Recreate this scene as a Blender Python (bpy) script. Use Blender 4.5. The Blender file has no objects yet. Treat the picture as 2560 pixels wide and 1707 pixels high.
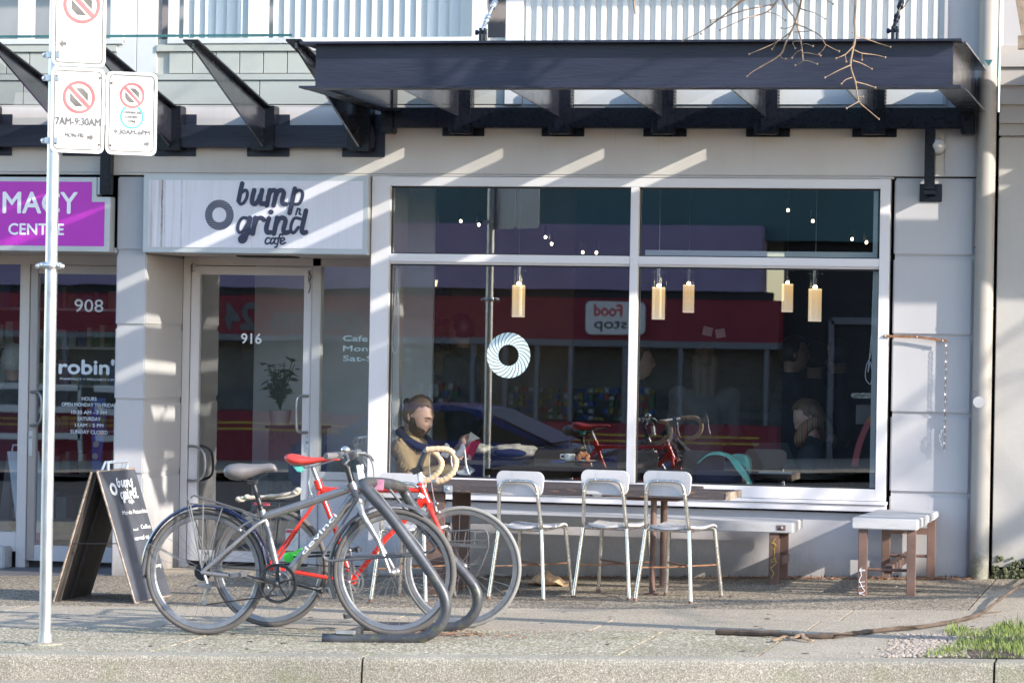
import bpy, bmesh, math, random
from mathutils import Vector, Matrix, Euler, noise
random.seed(7)
R_=math.radians
S=bpy.context.scene
COL=S.collection
# ---------------------------------------------------------------- camera
FPX=7636.0; TH=math.atan(.2253); ROLL=.0175; CAMD=20.0; CAMZ=1.6
cd=bpy.data.cameras.new('camera'); cam=bpy.data.objects.new('camera',cd); COL.objects.link(cam)
cd.sensor_width=36; cd.lens=FPX/2560*36; cd.clip_start=.5; cd.clip_end=400
cam.location=(0,-CAMD,CAMZ)
cam.rotation_euler=(Matrix.Rotation(TH,3,'Z')@Matrix.Rotation(math.pi/2,3,'X')@Matrix.Rotation(ROLL,3,'Z')).to_euler()
cd.dof.use_dof=True; cd.dof.focus_distance=19.2; cd.dof.aperture_fstop=5.0
S.camera=cam
# ---------------------------------------------------------------- sky and sun
SUN=Vector((2.35,-1,1.12)).normalized()
w=bpy.data.worlds.new('World'); S.world=w; w.use_nodes=True
nt=w.node_tree; bg=nt.nodes['Background']; sk=nt.nodes.new('ShaderNodeTexSky'); sk.sky_type='NISHITA'; sk.sun_disc=False
sk.sun_elevation=math.asin(SUN.z); sk.sun_rotation=math.atan2(SUN.x,SUN.y); sk.air_density=1.0; sk.dust_density=.6; sk.ozone_density=1.6
nt.links.new(sk.outputs[0],bg.inputs[0]); bg.inputs[1].default_value=.15
sl=bpy.data.lights.new('sun','SUN'); sl.energy=2.65; sl.angle=R_(.53); sl.color=(1,.92,.80)
so=bpy.data.objects.new('sun',sl); COL.objects.link(so); so.rotation_euler=(-SUN).to_track_quat('-Z','Y').to_euler()
S.view_settings.view_transform='Standard'; S.view_settings.look='None'; S.view_settings.exposure=1.7; S.view_settings.gamma=1
try: S.view_settings.use_curve_mapping=False
except Exception: pass
try:
    S.cycles.transparent_max_bounces=16; S.cycles.max_bounces=8; S.cycles.caustics_reflective=False; S.cycles.caustics_refractive=False
except Exception: pass
# ---------------------------------------------------------------- survey helpers: photo pixel + real depth Y -> metres
def W(px,py,Y=0.):
    u=px-1280.;v=py-853.5
    x=u*math.cos(ROLL)+v*math.sin(ROLL); y=-u*math.sin(ROLL)+v*math.cos(ROLL)
    t=x/FPX; z=(CAMD+Y)/(math.cos(TH)+t*math.sin(TH))
    return z*(t*math.cos(TH)-math.sin(TH)), CAMZ-z*y/FPX
def V(px,py,Y=0.):
    a=W(px,py,Y); return Vector((a[0],Y,a[1]))
def g(X,Y): return .165+.0314*X
# ---------------------------------------------------------------- materials
def newmat(n):
    m=bpy.data.materials.new(n); m.use_nodes=True; nt=m.node_tree; return m,nt,nt.nodes['Principled BSDF']
def nod(nt,t,**k):
    n=nt.nodes.new(t)
    for a,b in k.items(): setattr(n,a,b)
    return n
def noi(nt,scale,detail=4,vec=None,rough=.6,dist=0):
    n=nod(nt,'ShaderNodeTexNoise'); n.inputs['Scale'].default_value=scale; n.inputs['Detail'].default_value=detail; n.inputs['Roughness'].default_value=rough; n.inputs['Distortion'].default_value=dist
    if vec: nt.links.new(vec,n.inputs['Vector'])
    return n.outputs['Fac']
def coord(nt,s=(1,1,1)):
    c=nod(nt,'ShaderNodeTexCoord'); m=nod(nt,'ShaderNodeMapping'); m.inputs['Scale'].default_value=s; nt.links.new(c.outputs['Object'],m.inputs[0]); return m.outputs[0]
def ramp(nt,fac,*st):
    r=nod(nt,'ShaderNodeValToRGB'); e=r.color_ramp.elements
    while len(e)<len(st): e.new(.5)
    for i,(p,c) in enumerate(st): e[i].position=p; e[i].color=(c[0],c[1],c[2],1) if not isinstance(c,(int,float)) else (c,c,c,1)
    nt.links.new(fac,r.inputs[0]); return r.outputs[0]
def mix(nt,f,a,b):
    m=nod(nt,'ShaderNodeMix',data_type='RGBA')
    for i,v in ((0,f),(6,a),(7,b)):
        if isinstance(v,(int,float)): m.inputs[i].default_value=v
        elif isinstance(v,tuple): m.inputs[i].default_value=(*v,1)
        else: nt.links.new(v,m.inputs[i])
    return m.outputs[2]
def bump(nt,b,h,st=.3,d=.01):
    n=nod(nt,'ShaderNodeBump'); n.inputs['Strength'].default_value=st; n.inputs['Distance'].default_value=d
    nt.links.new(h,n.inputs['Height']); nt.links.new(n.outputs[0],b.inputs['Normal'])
def mat(n,col,rough=.5,metal=0,var=.12,vs=2.5,bmp=.0,bs=60,coat=0,st=(1,1,1),dirt=0,dcol=(.12,.09,.06),emit=0,spec=None):
    m,nt,b=newmat(n); c=coord(nt,st)
    f=noi(nt,vs,6,c)
    lo=tuple(max(0,x*(1-var)) for x in col); hi=tuple(min(1,x*(1+var)) for x in col)
    cc=ramp(nt,f,(.3,lo),(.7,hi))
    if dirt:
        d=ramp(nt,noi(nt,vs*3.1,8,c,.7,.4),(.52,0.),(.74,1.)); mm=nod(nt,'ShaderNodeMath',operation='MULTIPLY'); nt.links.new(d,mm.inputs[0]); mm.inputs[1].default_value=dirt
        cc=mix(nt,mm.outputs[0],cc,dcol)
    nt.links.new(cc,b.inputs['Base Color']); b.inputs['Metallic'].default_value=metal
    rr=ramp(nt,noi(nt,vs*4,4,c),(.3,max(0,rough-.08)),(.7,min(1,rough+.1))); nt.links.new(rr,b.inputs['Roughness'])
    if coat: b.inputs['Coat Weight'].default_value=coat; b.inputs['Coat Roughness'].default_value=.12
    if bmp: bump(nt,b,noi(nt,bs,5,c),bmp,.004)
    if spec is not None: b.inputs['Specular IOR Level'].default_value=spec
    if emit: b.inputs['Emission Color'].default_value=(*col,1); b.inputs['Emission Strength'].default_value=emit
    return m
def glassm(n,refl,tint=(1,1,1),rough=0.,wave=0.):
    m,nt,b=newmat(n); nt.nodes.remove(b)
    t=nod(nt,'ShaderNodeBsdfTransparent'); t.inputs[0].default_value=(*tint,1)
    gl=nod(nt,'ShaderNodeBsdfGlossy'); gl.inputs['Roughness'].default_value=rough; gl.inputs['Color'].default_value=(1,1,1,1)
    fr=nod(nt,'ShaderNodeFresnel'); fr.inputs['IOR'].default_value=1.45
    ma=nod(nt,'ShaderNodeMath',operation='MULTIPLY_ADD'); nt.links.new(fr.outputs[0],ma.inputs[0]); ma.inputs[1].default_value=.9; ma.inputs[2].default_value=refl; ma.use_clamp=True
    ge=nod(nt,'ShaderNodeNewGeometry'); fm=nod(nt,'ShaderNodeMath',operation='SUBTRACT',use_clamp=True); nt.links.new(ma.outputs[0],fm.inputs[0]); nt.links.new(ge.outputs['Backfacing'],fm.inputs[1])   # only the outer face of a pane reflects
    mx=nod(nt,'ShaderNodeMixShader'); nt.links.new(fm.outputs[0],mx.inputs[0]); nt.links.new(t.outputs[0],mx.inputs[1]); nt.links.new(gl.outputs[0],mx.inputs[2])
    nt.links.new(mx.outputs[0],nt.nodes['Material Output'].inputs[0])
    if wave:
        bp=nod(nt,'ShaderNodeBump'); bp.inputs['Strength'].default_value=wave; bp.inputs['Distance'].default_value=.01
        nt.links.new(noi(nt,1.6,1,coord(nt)),bp.inputs['Height']); nt.links.new(bp.outputs[0],gl.inputs['Normal'])
    return m
def tiled(n,c1,c2,c3,scale,rough=.85,bmp=.6,green=0,big=(.85,1.1)):   # exposed aggregate / concrete
    m,nt,b=newmat(n); c=coord(nt)
    v=nod(nt,'ShaderNodeTexVoronoi'); v.inputs['Scale'].default_value=scale; nt.links.new(c,v.inputs['Vector'])
    se=nod(nt,'ShaderNodeSeparateColor'); nt.links.new(v.outputs['Color'],se.inputs[0])
    base=ramp(nt,se.outputs[0],(.0,c1),(.5,c2),(.85,c3),(1.,tuple(min(1,x*1.5) for x in c3)))
    ed=ramp(nt,v.outputs['Distance'],(.25,1.),(.6,.45))
    mu=nod(nt,'ShaderNodeMix',data_type='RGBA',blend_type='MULTIPLY'); mu.inputs[0].default_value=1; nt.links.new(base,mu.inputs[6]); nt.links.new(ed,mu.inputs[7])
    bg_=ramp(nt,noi(nt,1.3,7,c),(.3,big[0]),(.7,big[1]))
    m2=nod(nt,'ShaderNodeMix',data_type='RGBA',blend_type='MULTIPLY'); m2.inputs[0].default_value=1; nt.links.new(mu.outputs[2],m2.inputs[6]); nt.links.new(bg_,m2.inputs[7])
    out=m2.outputs[2]
    if green:
        gf=ramp(nt,noi(nt,4,8,c,.75),(.5,0.),(.72,green)); out=mix(nt,gf,out,(.16,.19,.05))
    nt.links.new(out,b.inputs['Base Color']); b.inputs['Roughness'].default_value=rough
    bump(nt,b,v.outputs['Distance'],bmp,.004)
    return m
M={}
M['wall']=mat('painted_panel',(.445,.435,.455),.55,var=.05,vs=1.2,bmp=.05,bs=90,dirt=.12,st=(1,1,.35),dcol=(.33,.31,.29))
M['lowwall']=mat('painted_lower_wall',(.47,.455,.475),.6,var=.06,vs=1.5,bmp=.15,bs=120,dirt=.3,dcol=(.28,.25,.2))
M['fascia']=mat('beige_fascia_paint',(.56,.52,.50),.5,var=.06,vs=1.1,dirt=.22,st=(1.6,1,.25),dcol=(.36,.33,.3))
M['white']=mat('white_window_frame',(.70,.665,.68),.35,var=.03,vs=2,dirt=.1,dcol=(.45,.42,.4))
M['beigeframe']=mat('aluminium_shopfront',(.62,.58,.57),.4,var=.05,dirt=.15,dcol=(.35,.3,.25))
M['kick']=mat('brushed_plate',(.45,.40,.38),.35,.5,var=.08,st=(1,1,.2))
M['upper']=mat('upper_cladding',(.47,.47,.45),.55,var=.05,bmp=.1,bs=90,dirt=.12,dcol=(.45,.47,.44),st=(1,1,.5))
M['upwhite']=mat('upper_white',(.64,.635,.65),.45,var=.03)
M['corr']=mat('corrugated_metal',(.68,.68,.68),.38,.1,var=.04,vs=3,dirt=.1,dcol=(.5,.48,.45))
M['steel']=mat('black_painted_steel',(.006,.007,.013),.3,var=.3,vs=8,bmp=.12,bs=35,spec=.3)
M['beam']=mat('navy_black_beam_paint',(.024,.027,.048),.38,var=.35,vs=4,bmp=.6,bs=45,spec=.35,st=(.22,1,1.8))
M['fin']=mat('black_fin',(.02,.021,.03),.2,var=.2,bmp=.08,bs=20,coat=.5)
M['roofglass']=glassm('canopy_glass',.03,(.79,.82,.80))
M['glass']=glassm('window_glass',.18,(.93,.95,.95),0,.012)
M['doorglass']=glassm('door_glass',.19,(.92,.95,.96),0,.05)
M['upglass']=glassm('upper_glass',.05,(.95,.98,1),0,.03)
M['glassedge']=mat('green_glass_edge',(.03,.12,.13),.3)
M['sign']=None
M['alum']=mat('aluminium_trim',(.50,.51,.52),.38,.35,var=.06,dirt=.1)
M['navy']=mat('navy_vinyl',(.035,.037,.075),.5,var=.05)
M['whitev']=mat('white_vinyl',(.82,.84,.88),.5,var=.03)
M['mint']=mat('pale_blue_vinyl',(.62,.76,.80),.5,var=.03)
M['galv']=mat('galvanised_steel',(.62,.64,.66),.34,.75,var=.15,vs=6,st=(1,1,.3),dirt=.15,dcol=(.3,.28,.25))
M['signw']=mat('reflective_white',(.66,.655,.65),.4,var=.03,vs=3)
M['signr']=mat('traffic_red',(.62,.10,.11),.45,var=.08)
M['signk']=mat('faded_black_print',(.09,.085,.085),.5,var=.3,vs=9)
M['signg']=mat('teal_print',(.02,.42,.32),.5)
M['signt']=mat('grey_print',(.10,.10,.12),.5)
M['rust']=mat('rusty_brown_steel',(.14,.085,.07),.7,var=.3,vs=7,bmp=.2,bs=80,dirt=.35,dcol=(.30,.12,.05))
M['orust']=mat('orange_rust',(.22,.11,.06),.8,var=.4,vs=20,bmp=.3)
M['benchw']=mat('white_bench_paint',(.46,.455,.47),.5,var=.06,vs=6,bmp=.15,bs=60,dirt=.5,st=(.4,1,1),dcol=(.28,.26,.25))
M['chairw']=mat('white_seat_laminate',(.60,.58,.59),.28,var=.04,dirt=.35,dcol=(.40,.38,.36),coat=.3)
M['chrome']=mat('worn_chrome',(.68,.66,.62),.2,.9,var=.1,vs=10,dirt=.2,dcol=(.4,.26,.14))
M['silver']=mat('silver_alloy',(.36,.36,.37),.4,.8,var=.12,vs=12)
M['grey']=mat('grey_frame_paint',(.26,.255,.26),.3,.55,var=.08,vs=6,coat=.4,dirt=.1)
M['black']=mat('black_plastic',(.025,.025,.028),.45,var=.2)
M['tyre']=mat('dusty_tyre',(.115,.105,.10),.85,var=.22,vs=9,bmp=.4,bs=160)
M['tyreg']=mat('grey_road_tyre',(.24,.235,.225),.8,var=.15,vs=9,bmp=.2,bs=160)
M['red']=mat('red_frame_paint',(.72,.035,.02),.3,var=.08,coat=.5)
M['redsad']=mat('red_leather',(.62,.05,.04),.35,var=.15,coat=.3)
M['sad']=mat('grey_saddle_vinyl',(.15,.14,.145),.42,var=.12,vs=7)
M['tape']=mat('tan_bar_tape',(.62,.44,.28),.65,var=.1,vs=10,bmp=.3,bs=60)
M['fender']=mat('navy_mudguard',(.014,.02,.06),.25,var=.1,coat=.6)
M['green']=mat('lime_plastic',(.08,.75,.08),.4)
M['teal']=mat('teal_fabric',(.12,.55,.48),.7,var=.15,vs=9,bmp=.2,bs=90)
M['rack']=mat('weathered_rack_tube',(.075,.078,.09),.4,.35,var=.35,vs=5,bmp=.15,bs=60,dirt=.6,dcol=(.22,.23,.09))
M['wire']=mat('rack_rod',(.15,.15,.16),.45,.5,var=.2,vs=9)
M['pink']=mat('pink_sticker',(.55,.24,.35),.6,var=.3,vs=30)
M['board']=mat('chalkboard',(.065,.07,.088),.6,var=.35,vs=3,dirt=.3,dcol=(.17,.18,.21),bmp=.1)
M['boardin']=mat('board_back',(.06,.05,.045),.7,var=.25,vs=4,dirt=.2,dcol=(.2,.18,.15))
M['boardedge']=mat('worn_board_edge',(.32,.25,.2),.8,var=.6,vs=25)
M['chalk']=mat('chalk',(.8,.8,.82),.9,var=.3,vs=50)
M['bag']=mat('brown_paper',(.55,.37,.23),.8,var=.12,vs=9,bmp=.3,bs=40)
M['bark']=mat('bark',(.26,.2,.15),.9,var=.35,vs=14,bmp=.6,bs=40)
M['twig']=mat('twig_bark',(.30,.20,.13),.7,var=.25,vs=14)
M['leaf']=mat('dead_leaf',(.26,.13,.07),.8,var=.5,vs=30)
M['grass']=mat('grass_blade',(.17,.22,.05),.6,var=.35,vs=8)
M['moss']=mat('moss',(.075,.08,.04),.95,var=.6,vs=9,bmp=.8,bs=50,dirt=.5,dcol=(.05,.05,.03))
M['soil']=mat('dark_soil',(.07,.05,.035),.95,var=.5,vs=14,bmp=.7,bs=60)
M['stone']=mat('gravel_stone',(.32,.27,.23),.85,var=.35,vs=20)
M['asph']=tiled('asphalt',(.035,.035,.037),(.055,.055,.057),(.09,.09,.09),260,.9,.4)
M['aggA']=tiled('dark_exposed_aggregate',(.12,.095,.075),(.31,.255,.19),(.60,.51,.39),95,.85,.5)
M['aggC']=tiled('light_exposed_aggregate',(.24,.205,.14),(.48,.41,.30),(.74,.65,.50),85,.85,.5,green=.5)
M['conc']=tiled('smooth_concrete',(.50,.42,.325),(.55,.465,.365),(.61,.52,.41),150,.85,.18,green=.18)
M['kerb']=tiled('kerb_concrete',(.45,.40,.32),(.50,.45,.365),(.55,.50,.41),170,.88,.2,green=.3,big=(.72,1.1))
M['tile']=mat('dark_entry_tile',(.12,.115,.125),.5,var=.15)
M['purple']=mat('magenta_sign_vinyl',(.46,.03,.45),.35,var=.05,coat=.2)
M['orange']=mat('orange_paint',(.8,.22,.02),.5)
M['stucco']=mat('white_stucco',(.42,.40,.385),.7,var=.07,vs=1.5,bmp=.3,bs=30,dirt=.14,dcol=(.4,.38,.34))
M['siding']=mat('white_siding',(.38,.35,.325),.6,var=.08,bmp=.3,bs=30,st=(.3,1,1),dirt=.1,dcol=(.4,.4,.36))
M['pipe']=mat('beige_downpipe',(.33,.31,.29),.5,var=.08,dirt=.15,st=(1,1,.3))
def mossy(m):   # moss that grows up from the foot of the pipe in ragged patches
    nt=m.node_tree; b=nt.nodes['Principled BSDF']; old=b.inputs['Base Color'].links[0].from_socket
    tc=nod(nt,'ShaderNodeTexCoord'); sp=nod(nt,'ShaderNodeSeparateXYZ'); nt.links.new(tc.outputs['Object'],sp.inputs[0])
    ad=nod(nt,'ShaderNodeMath',operation='MULTIPLY_ADD'); nt.links.new(noi(nt,9,9,coord(nt),.8),ad.inputs[0]); ad.inputs[1].default_value=.9; nt.links.new(sp.outputs[2],ad.inputs[2])
    f=ramp(nt,ad.outputs[0],(.42,1.),(.68,0.)); nt.links.new(mix(nt,f,old,(.10,.10,.055)),b.inputs['Base Color'])
mossy(M['pipe'])
M['sticker']=mat('faded_sticker',(.5,.48,.5),.6)
M['globe']=mat('frosted_globe',(.42,.43,.45),.15,coat=.5)
M['dark']=mat('dark_interior_wall',(.035,.035,.04),.8,var=.2)
M['brown']=mat('tan_interior_wall',(.23,.14,.085),.8,var=.15)
M['ceil']=mat('interior_ceiling',(.06,.065,.07),.9)
M['floor']=mat('interior_floor',(.07,.06,.055),.5,var=.2)
def lampmat():   # frosted glass glowing more strongly near the bulb at its top
    m,nt,b=newmat('lit_frosted_shade'); tc=nod(nt,'ShaderNodeTexCoord'); sp=nod(nt,'ShaderNodeSeparateXYZ'); nt.links.new(tc.outputs['Object'],sp.inputs[0])
    mm=nod(nt,'ShaderNodeMath',operation='MULTIPLY_ADD'); nt.links.new(sp.outputs[2],mm.inputs[0]); mm.inputs[1].default_value=4.4; mm.inputs[2].default_value=1.
    nt.links.new(ramp(nt,mm.outputs[0],(0,(.42,.34,.27)),(.6,(.50,.33,.17)),(.93,(.62,.38,.16)),(1,(1,.75,.4))),b.inputs['Emission Color']); b.inputs['Emission Strength'].default_value=.62
    b.inputs['Base Color'].default_value=(.5,.42,.32,1); b.inputs['Roughness'].default_value=.5; return m
M['lamp']=lampmat()
M['bulb']=mat('lit_bulb',(1.0,.82,.55),.3,emit=5)
M['clearg']=glassm('clear_glass',.10,(.97,.98,.98))
M['porc']=mat('white_porcelain',(.8,.8,.78),.2,var=.02,coat=.5)
M['blue']=mat('blue_plastic',(.03,.10,.42),.4)
M['crois']=mat('pastry',(.42,.17,.06),.6,var=.4,vs=30,bmp=.3)
M['skin']=mat('skin',(.56,.34,.27),.5,var=.08,vs=9)
M['skin2']=mat('skin_tan',(.42,.25,.18),.5,var=.08,vs=9)
M['hairb']=mat('brown_hair',(.12,.07,.042),.5,var=.15,vs=40,st=(1,1,.3),bmp=.3,bs=90)
M['hairk']=mat('black_hair',(.02,.017,.016),.45,var=.3,vs=40)
M['hairw']=mat('white_hair',(.62,.6,.58),.6,var=.15,vs=40,bmp=.4)
M['beard']=mat('beard',(.10,.06,.04),.8,var=.12,vs=60,bmp=.5,bs=150)
M['coat']=mat('tan_coat',(.46,.32,.17),.85,var=.12,vs=7,bmp=.3,bs=26)
M['scarfn']=mat('navy_collar',(.02,.025,.07),.9,var=.2)
M['cloth']=mat('dark_cloth',(.03,.035,.05),.9,var=.3)
M['clothg']=mat('light_shirt',(.34,.31,.32),.9,var=.15)
M['scarf']=None
M['book']=mat('red_book_cover',(.58,.03,.05),.45,var=.06)
M['paper']=mat('paper',(.75,.77,.76),.8,var=.05)
M['laptop']=mat('laptop_shell',(.05,.055,.06),.35,.3)
M['plant']=mat('leaf_green',(.05,.10,.03),.5,var=.35,vs=9)
M['pot']=mat('white_pot',(.5,.48,.46),.5)
M['carblue']=mat('blue_car_paint',(.015,.04,.20),.18,coat=.9,var=.03)
M['carglass']=mat('tinted_car_glass',(.02,.03,.03),.05,coat=1)
M['oppurple']=mat('purple_fascia',(.30,.23,.37),.7,var=.12)
M['opteal']=mat('dark_teal_cladding',(.07,.14,.155),.7,var=.25,vs=.6)
M['opred']=mat('red_awning',(.24,.025,.04),.7,var=.15)
M['opdark']=mat('shop_interior_dark',(.11,.12,.13),.3,var=.4,vs=2)
M['yellow']=mat('yellow_paint',(.6,.42,.05),.6)
def scarfmat():
    m,nt,b=newmat('striped_scarf'); c=coord(nt); wv=nod(nt,'ShaderNodeTexWave'); wv.inputs['Scale'].default_value=9; nt.links.new(c,wv.inputs[0])
    nt.links.new(ramp(nt,wv.outputs['Fac'],(.0,(.35,.08,.04)),(.4,(.08,.25,.14)),(.7,(.45,.15,.08)),(1,(.05,.05,.06))),b.inputs['Base Color']); b.inputs['Roughness'].default_value=.9; return m
M['partw']=mat('pale_partition',(.62,.64,.67),.6)
M['darkbark']=mat('dark_wet_bark',(.085,.06,.045),.9,var=.6,vs=9,bmp=.6,bs=40,dirt=.5,dcol=(.20,.115,.06))
M['clothd']=mat('dull_light_cloth',(.15,.14,.145),.9,var=.2)
M['opframe']=mat('grey_far_frame',(.17,.17,.19),.6)
M['scarf']=scarfmat()
def signmat():   # white acrylic face with rust and water streaks near its left end
    m,nt,b=newmat('stained_sign_face'); c=coord(nt,(9,1,.35)); f=noi(nt,3,8,c,.75)
    tc=nod(nt,'ShaderNodeTexCoord'); sp=nod(nt,'ShaderNodeSeparateXYZ'); nt.links.new(tc.outputs['Object'],sp.inputs[0])
    grad=ramp(nt,sp.outputs[0],(.0,1.),(.42,.15))   # object x runs 0..1.6 m from the left end
    mu=nod(nt,'ShaderNodeMath',operation='MULTIPLY'); nt.links.new(grad,mu.inputs[0]); nt.links.new(ramp(nt,f,(.46,0.),(.7,1.)),mu.inputs[1])
    col=mix(nt,mu.outputs[0],(.70,.68,.75),(.36,.30,.24))
    for x0,wd,st_ in ((.135,.010,.9),(.275,.006,.5),(.155,.004,.45),(.78,.003,.25)):
        a=nod(nt,'ShaderNodeMath',operation='SUBTRACT'); nt.links.new(sp.outputs[0],a.inputs[0]); a.inputs[1].default_value=x0
        a2=nod(nt,'ShaderNodeMath',operation='ABSOLUTE'); nt.links.new(a.outputs[0],a2.inputs[0])
        r_=ramp(nt,a2.outputs[0],(wd*.4,st_),(wd,0.)); a3=nod(nt,'ShaderNodeMath',operation='MULTIPLY'); nt.links.new(r_,a3.inputs[0]); nt.links.new(ramp(nt,noi(nt,14,6,coord(nt,(3,1,1)),.8),(.38,.25),(.6,1.)),a3.inputs[1])
        col=mix(nt,a3.outputs[0],col,(.10,.07,.055))
    nt.links.new(col,b.inputs['Base Color']); b.inputs['Roughness'].default_value=.3; return m
M['sign']=signmat()
def woodmat():
    m,nt,b=newmat('worn_dark_painted_plank'); c=coord(nt,(2,12,14)); f=noi(nt,6,9,c,.75,.6)
    nt.links.new(ramp(nt,f,(.0,(.035,.03,.035)),(.56,(.06,.05,.055)),(.64,(.33,.17,.07)),(.8,(.5,.3,.14))),b.inputs['Base Color']); b.inputs['Roughness'].default_value=.75; bump(nt,b,f,.5,.004); return m
M['plank']=woodmat()
def grime(m,z0,z1,colr,amp=.5,sc=5):   # splash-back dirt with a ragged top edge, in world height
    nt=m.node_tree; b=nt.nodes['Principled BSDF']; old=b.inputs['Base Color'].links[0].from_socket
    ge=nod(nt,'ShaderNodeNewGeometry'); sp=nod(nt,'ShaderNodeSeparateXYZ'); nt.links.new(ge.outputs['Position'],sp.inputs[0])
    mp_=nod(nt,'ShaderNodeMapping'); nt.links.new(ge.outputs['Position'],mp_.inputs[0]); mp_.inputs['Scale'].default_value=(1,1,.5)
    ad=nod(nt,'ShaderNodeMath',operation='MULTIPLY_ADD'); nt.links.new(noi(nt,sc,9,mp_.outputs[0],.75),ad.inputs[0]); ad.inputs[1].default_value=amp; nt.links.new(sp.outputs[2],ad.inputs[2])
    f=ramp(nt,ad.outputs[0],(z0,.75),(z1,0.)); nt.links.new(mix(nt,f,old,colr),b.inputs['Base Color'])
grime(M['lowwall'],.22,.50,(.20,.17,.14)); grime(M['wall'],.18,.48,(.22,.19,.16)); grime(M['stucco'],.30,.62,(.17,.16,.11))
def rainmarks(m,colr,st=.5):   # thin vertical dribbles
    nt=m.node_tree; b=nt.nodes['Principled BSDF']; old=b.inputs['Base Color'].links[0].from_socket
    c=coord(nt,(22,22,.5)); f=ramp(nt,noi(nt,1.5,6,c,.8),(.60,0.),(.74,st)); f2=ramp(nt,noi(nt,.8,3,coord(nt)),(.45,0.),(.6,1.))
    mu=nod(nt,'ShaderNodeMath',operation='MULTIPLY'); nt.links.new(f,mu.inputs[0]); nt.links.new(f2,mu.inputs[1]); nt.links.new(mix(nt,mu.outputs[0],old,colr),b.inputs['Base Color'])
rainmarks(M['fascia'],(.25,.2,.16)); rainmarks(M['wall'],(.3,.27,.25),.4)
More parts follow.
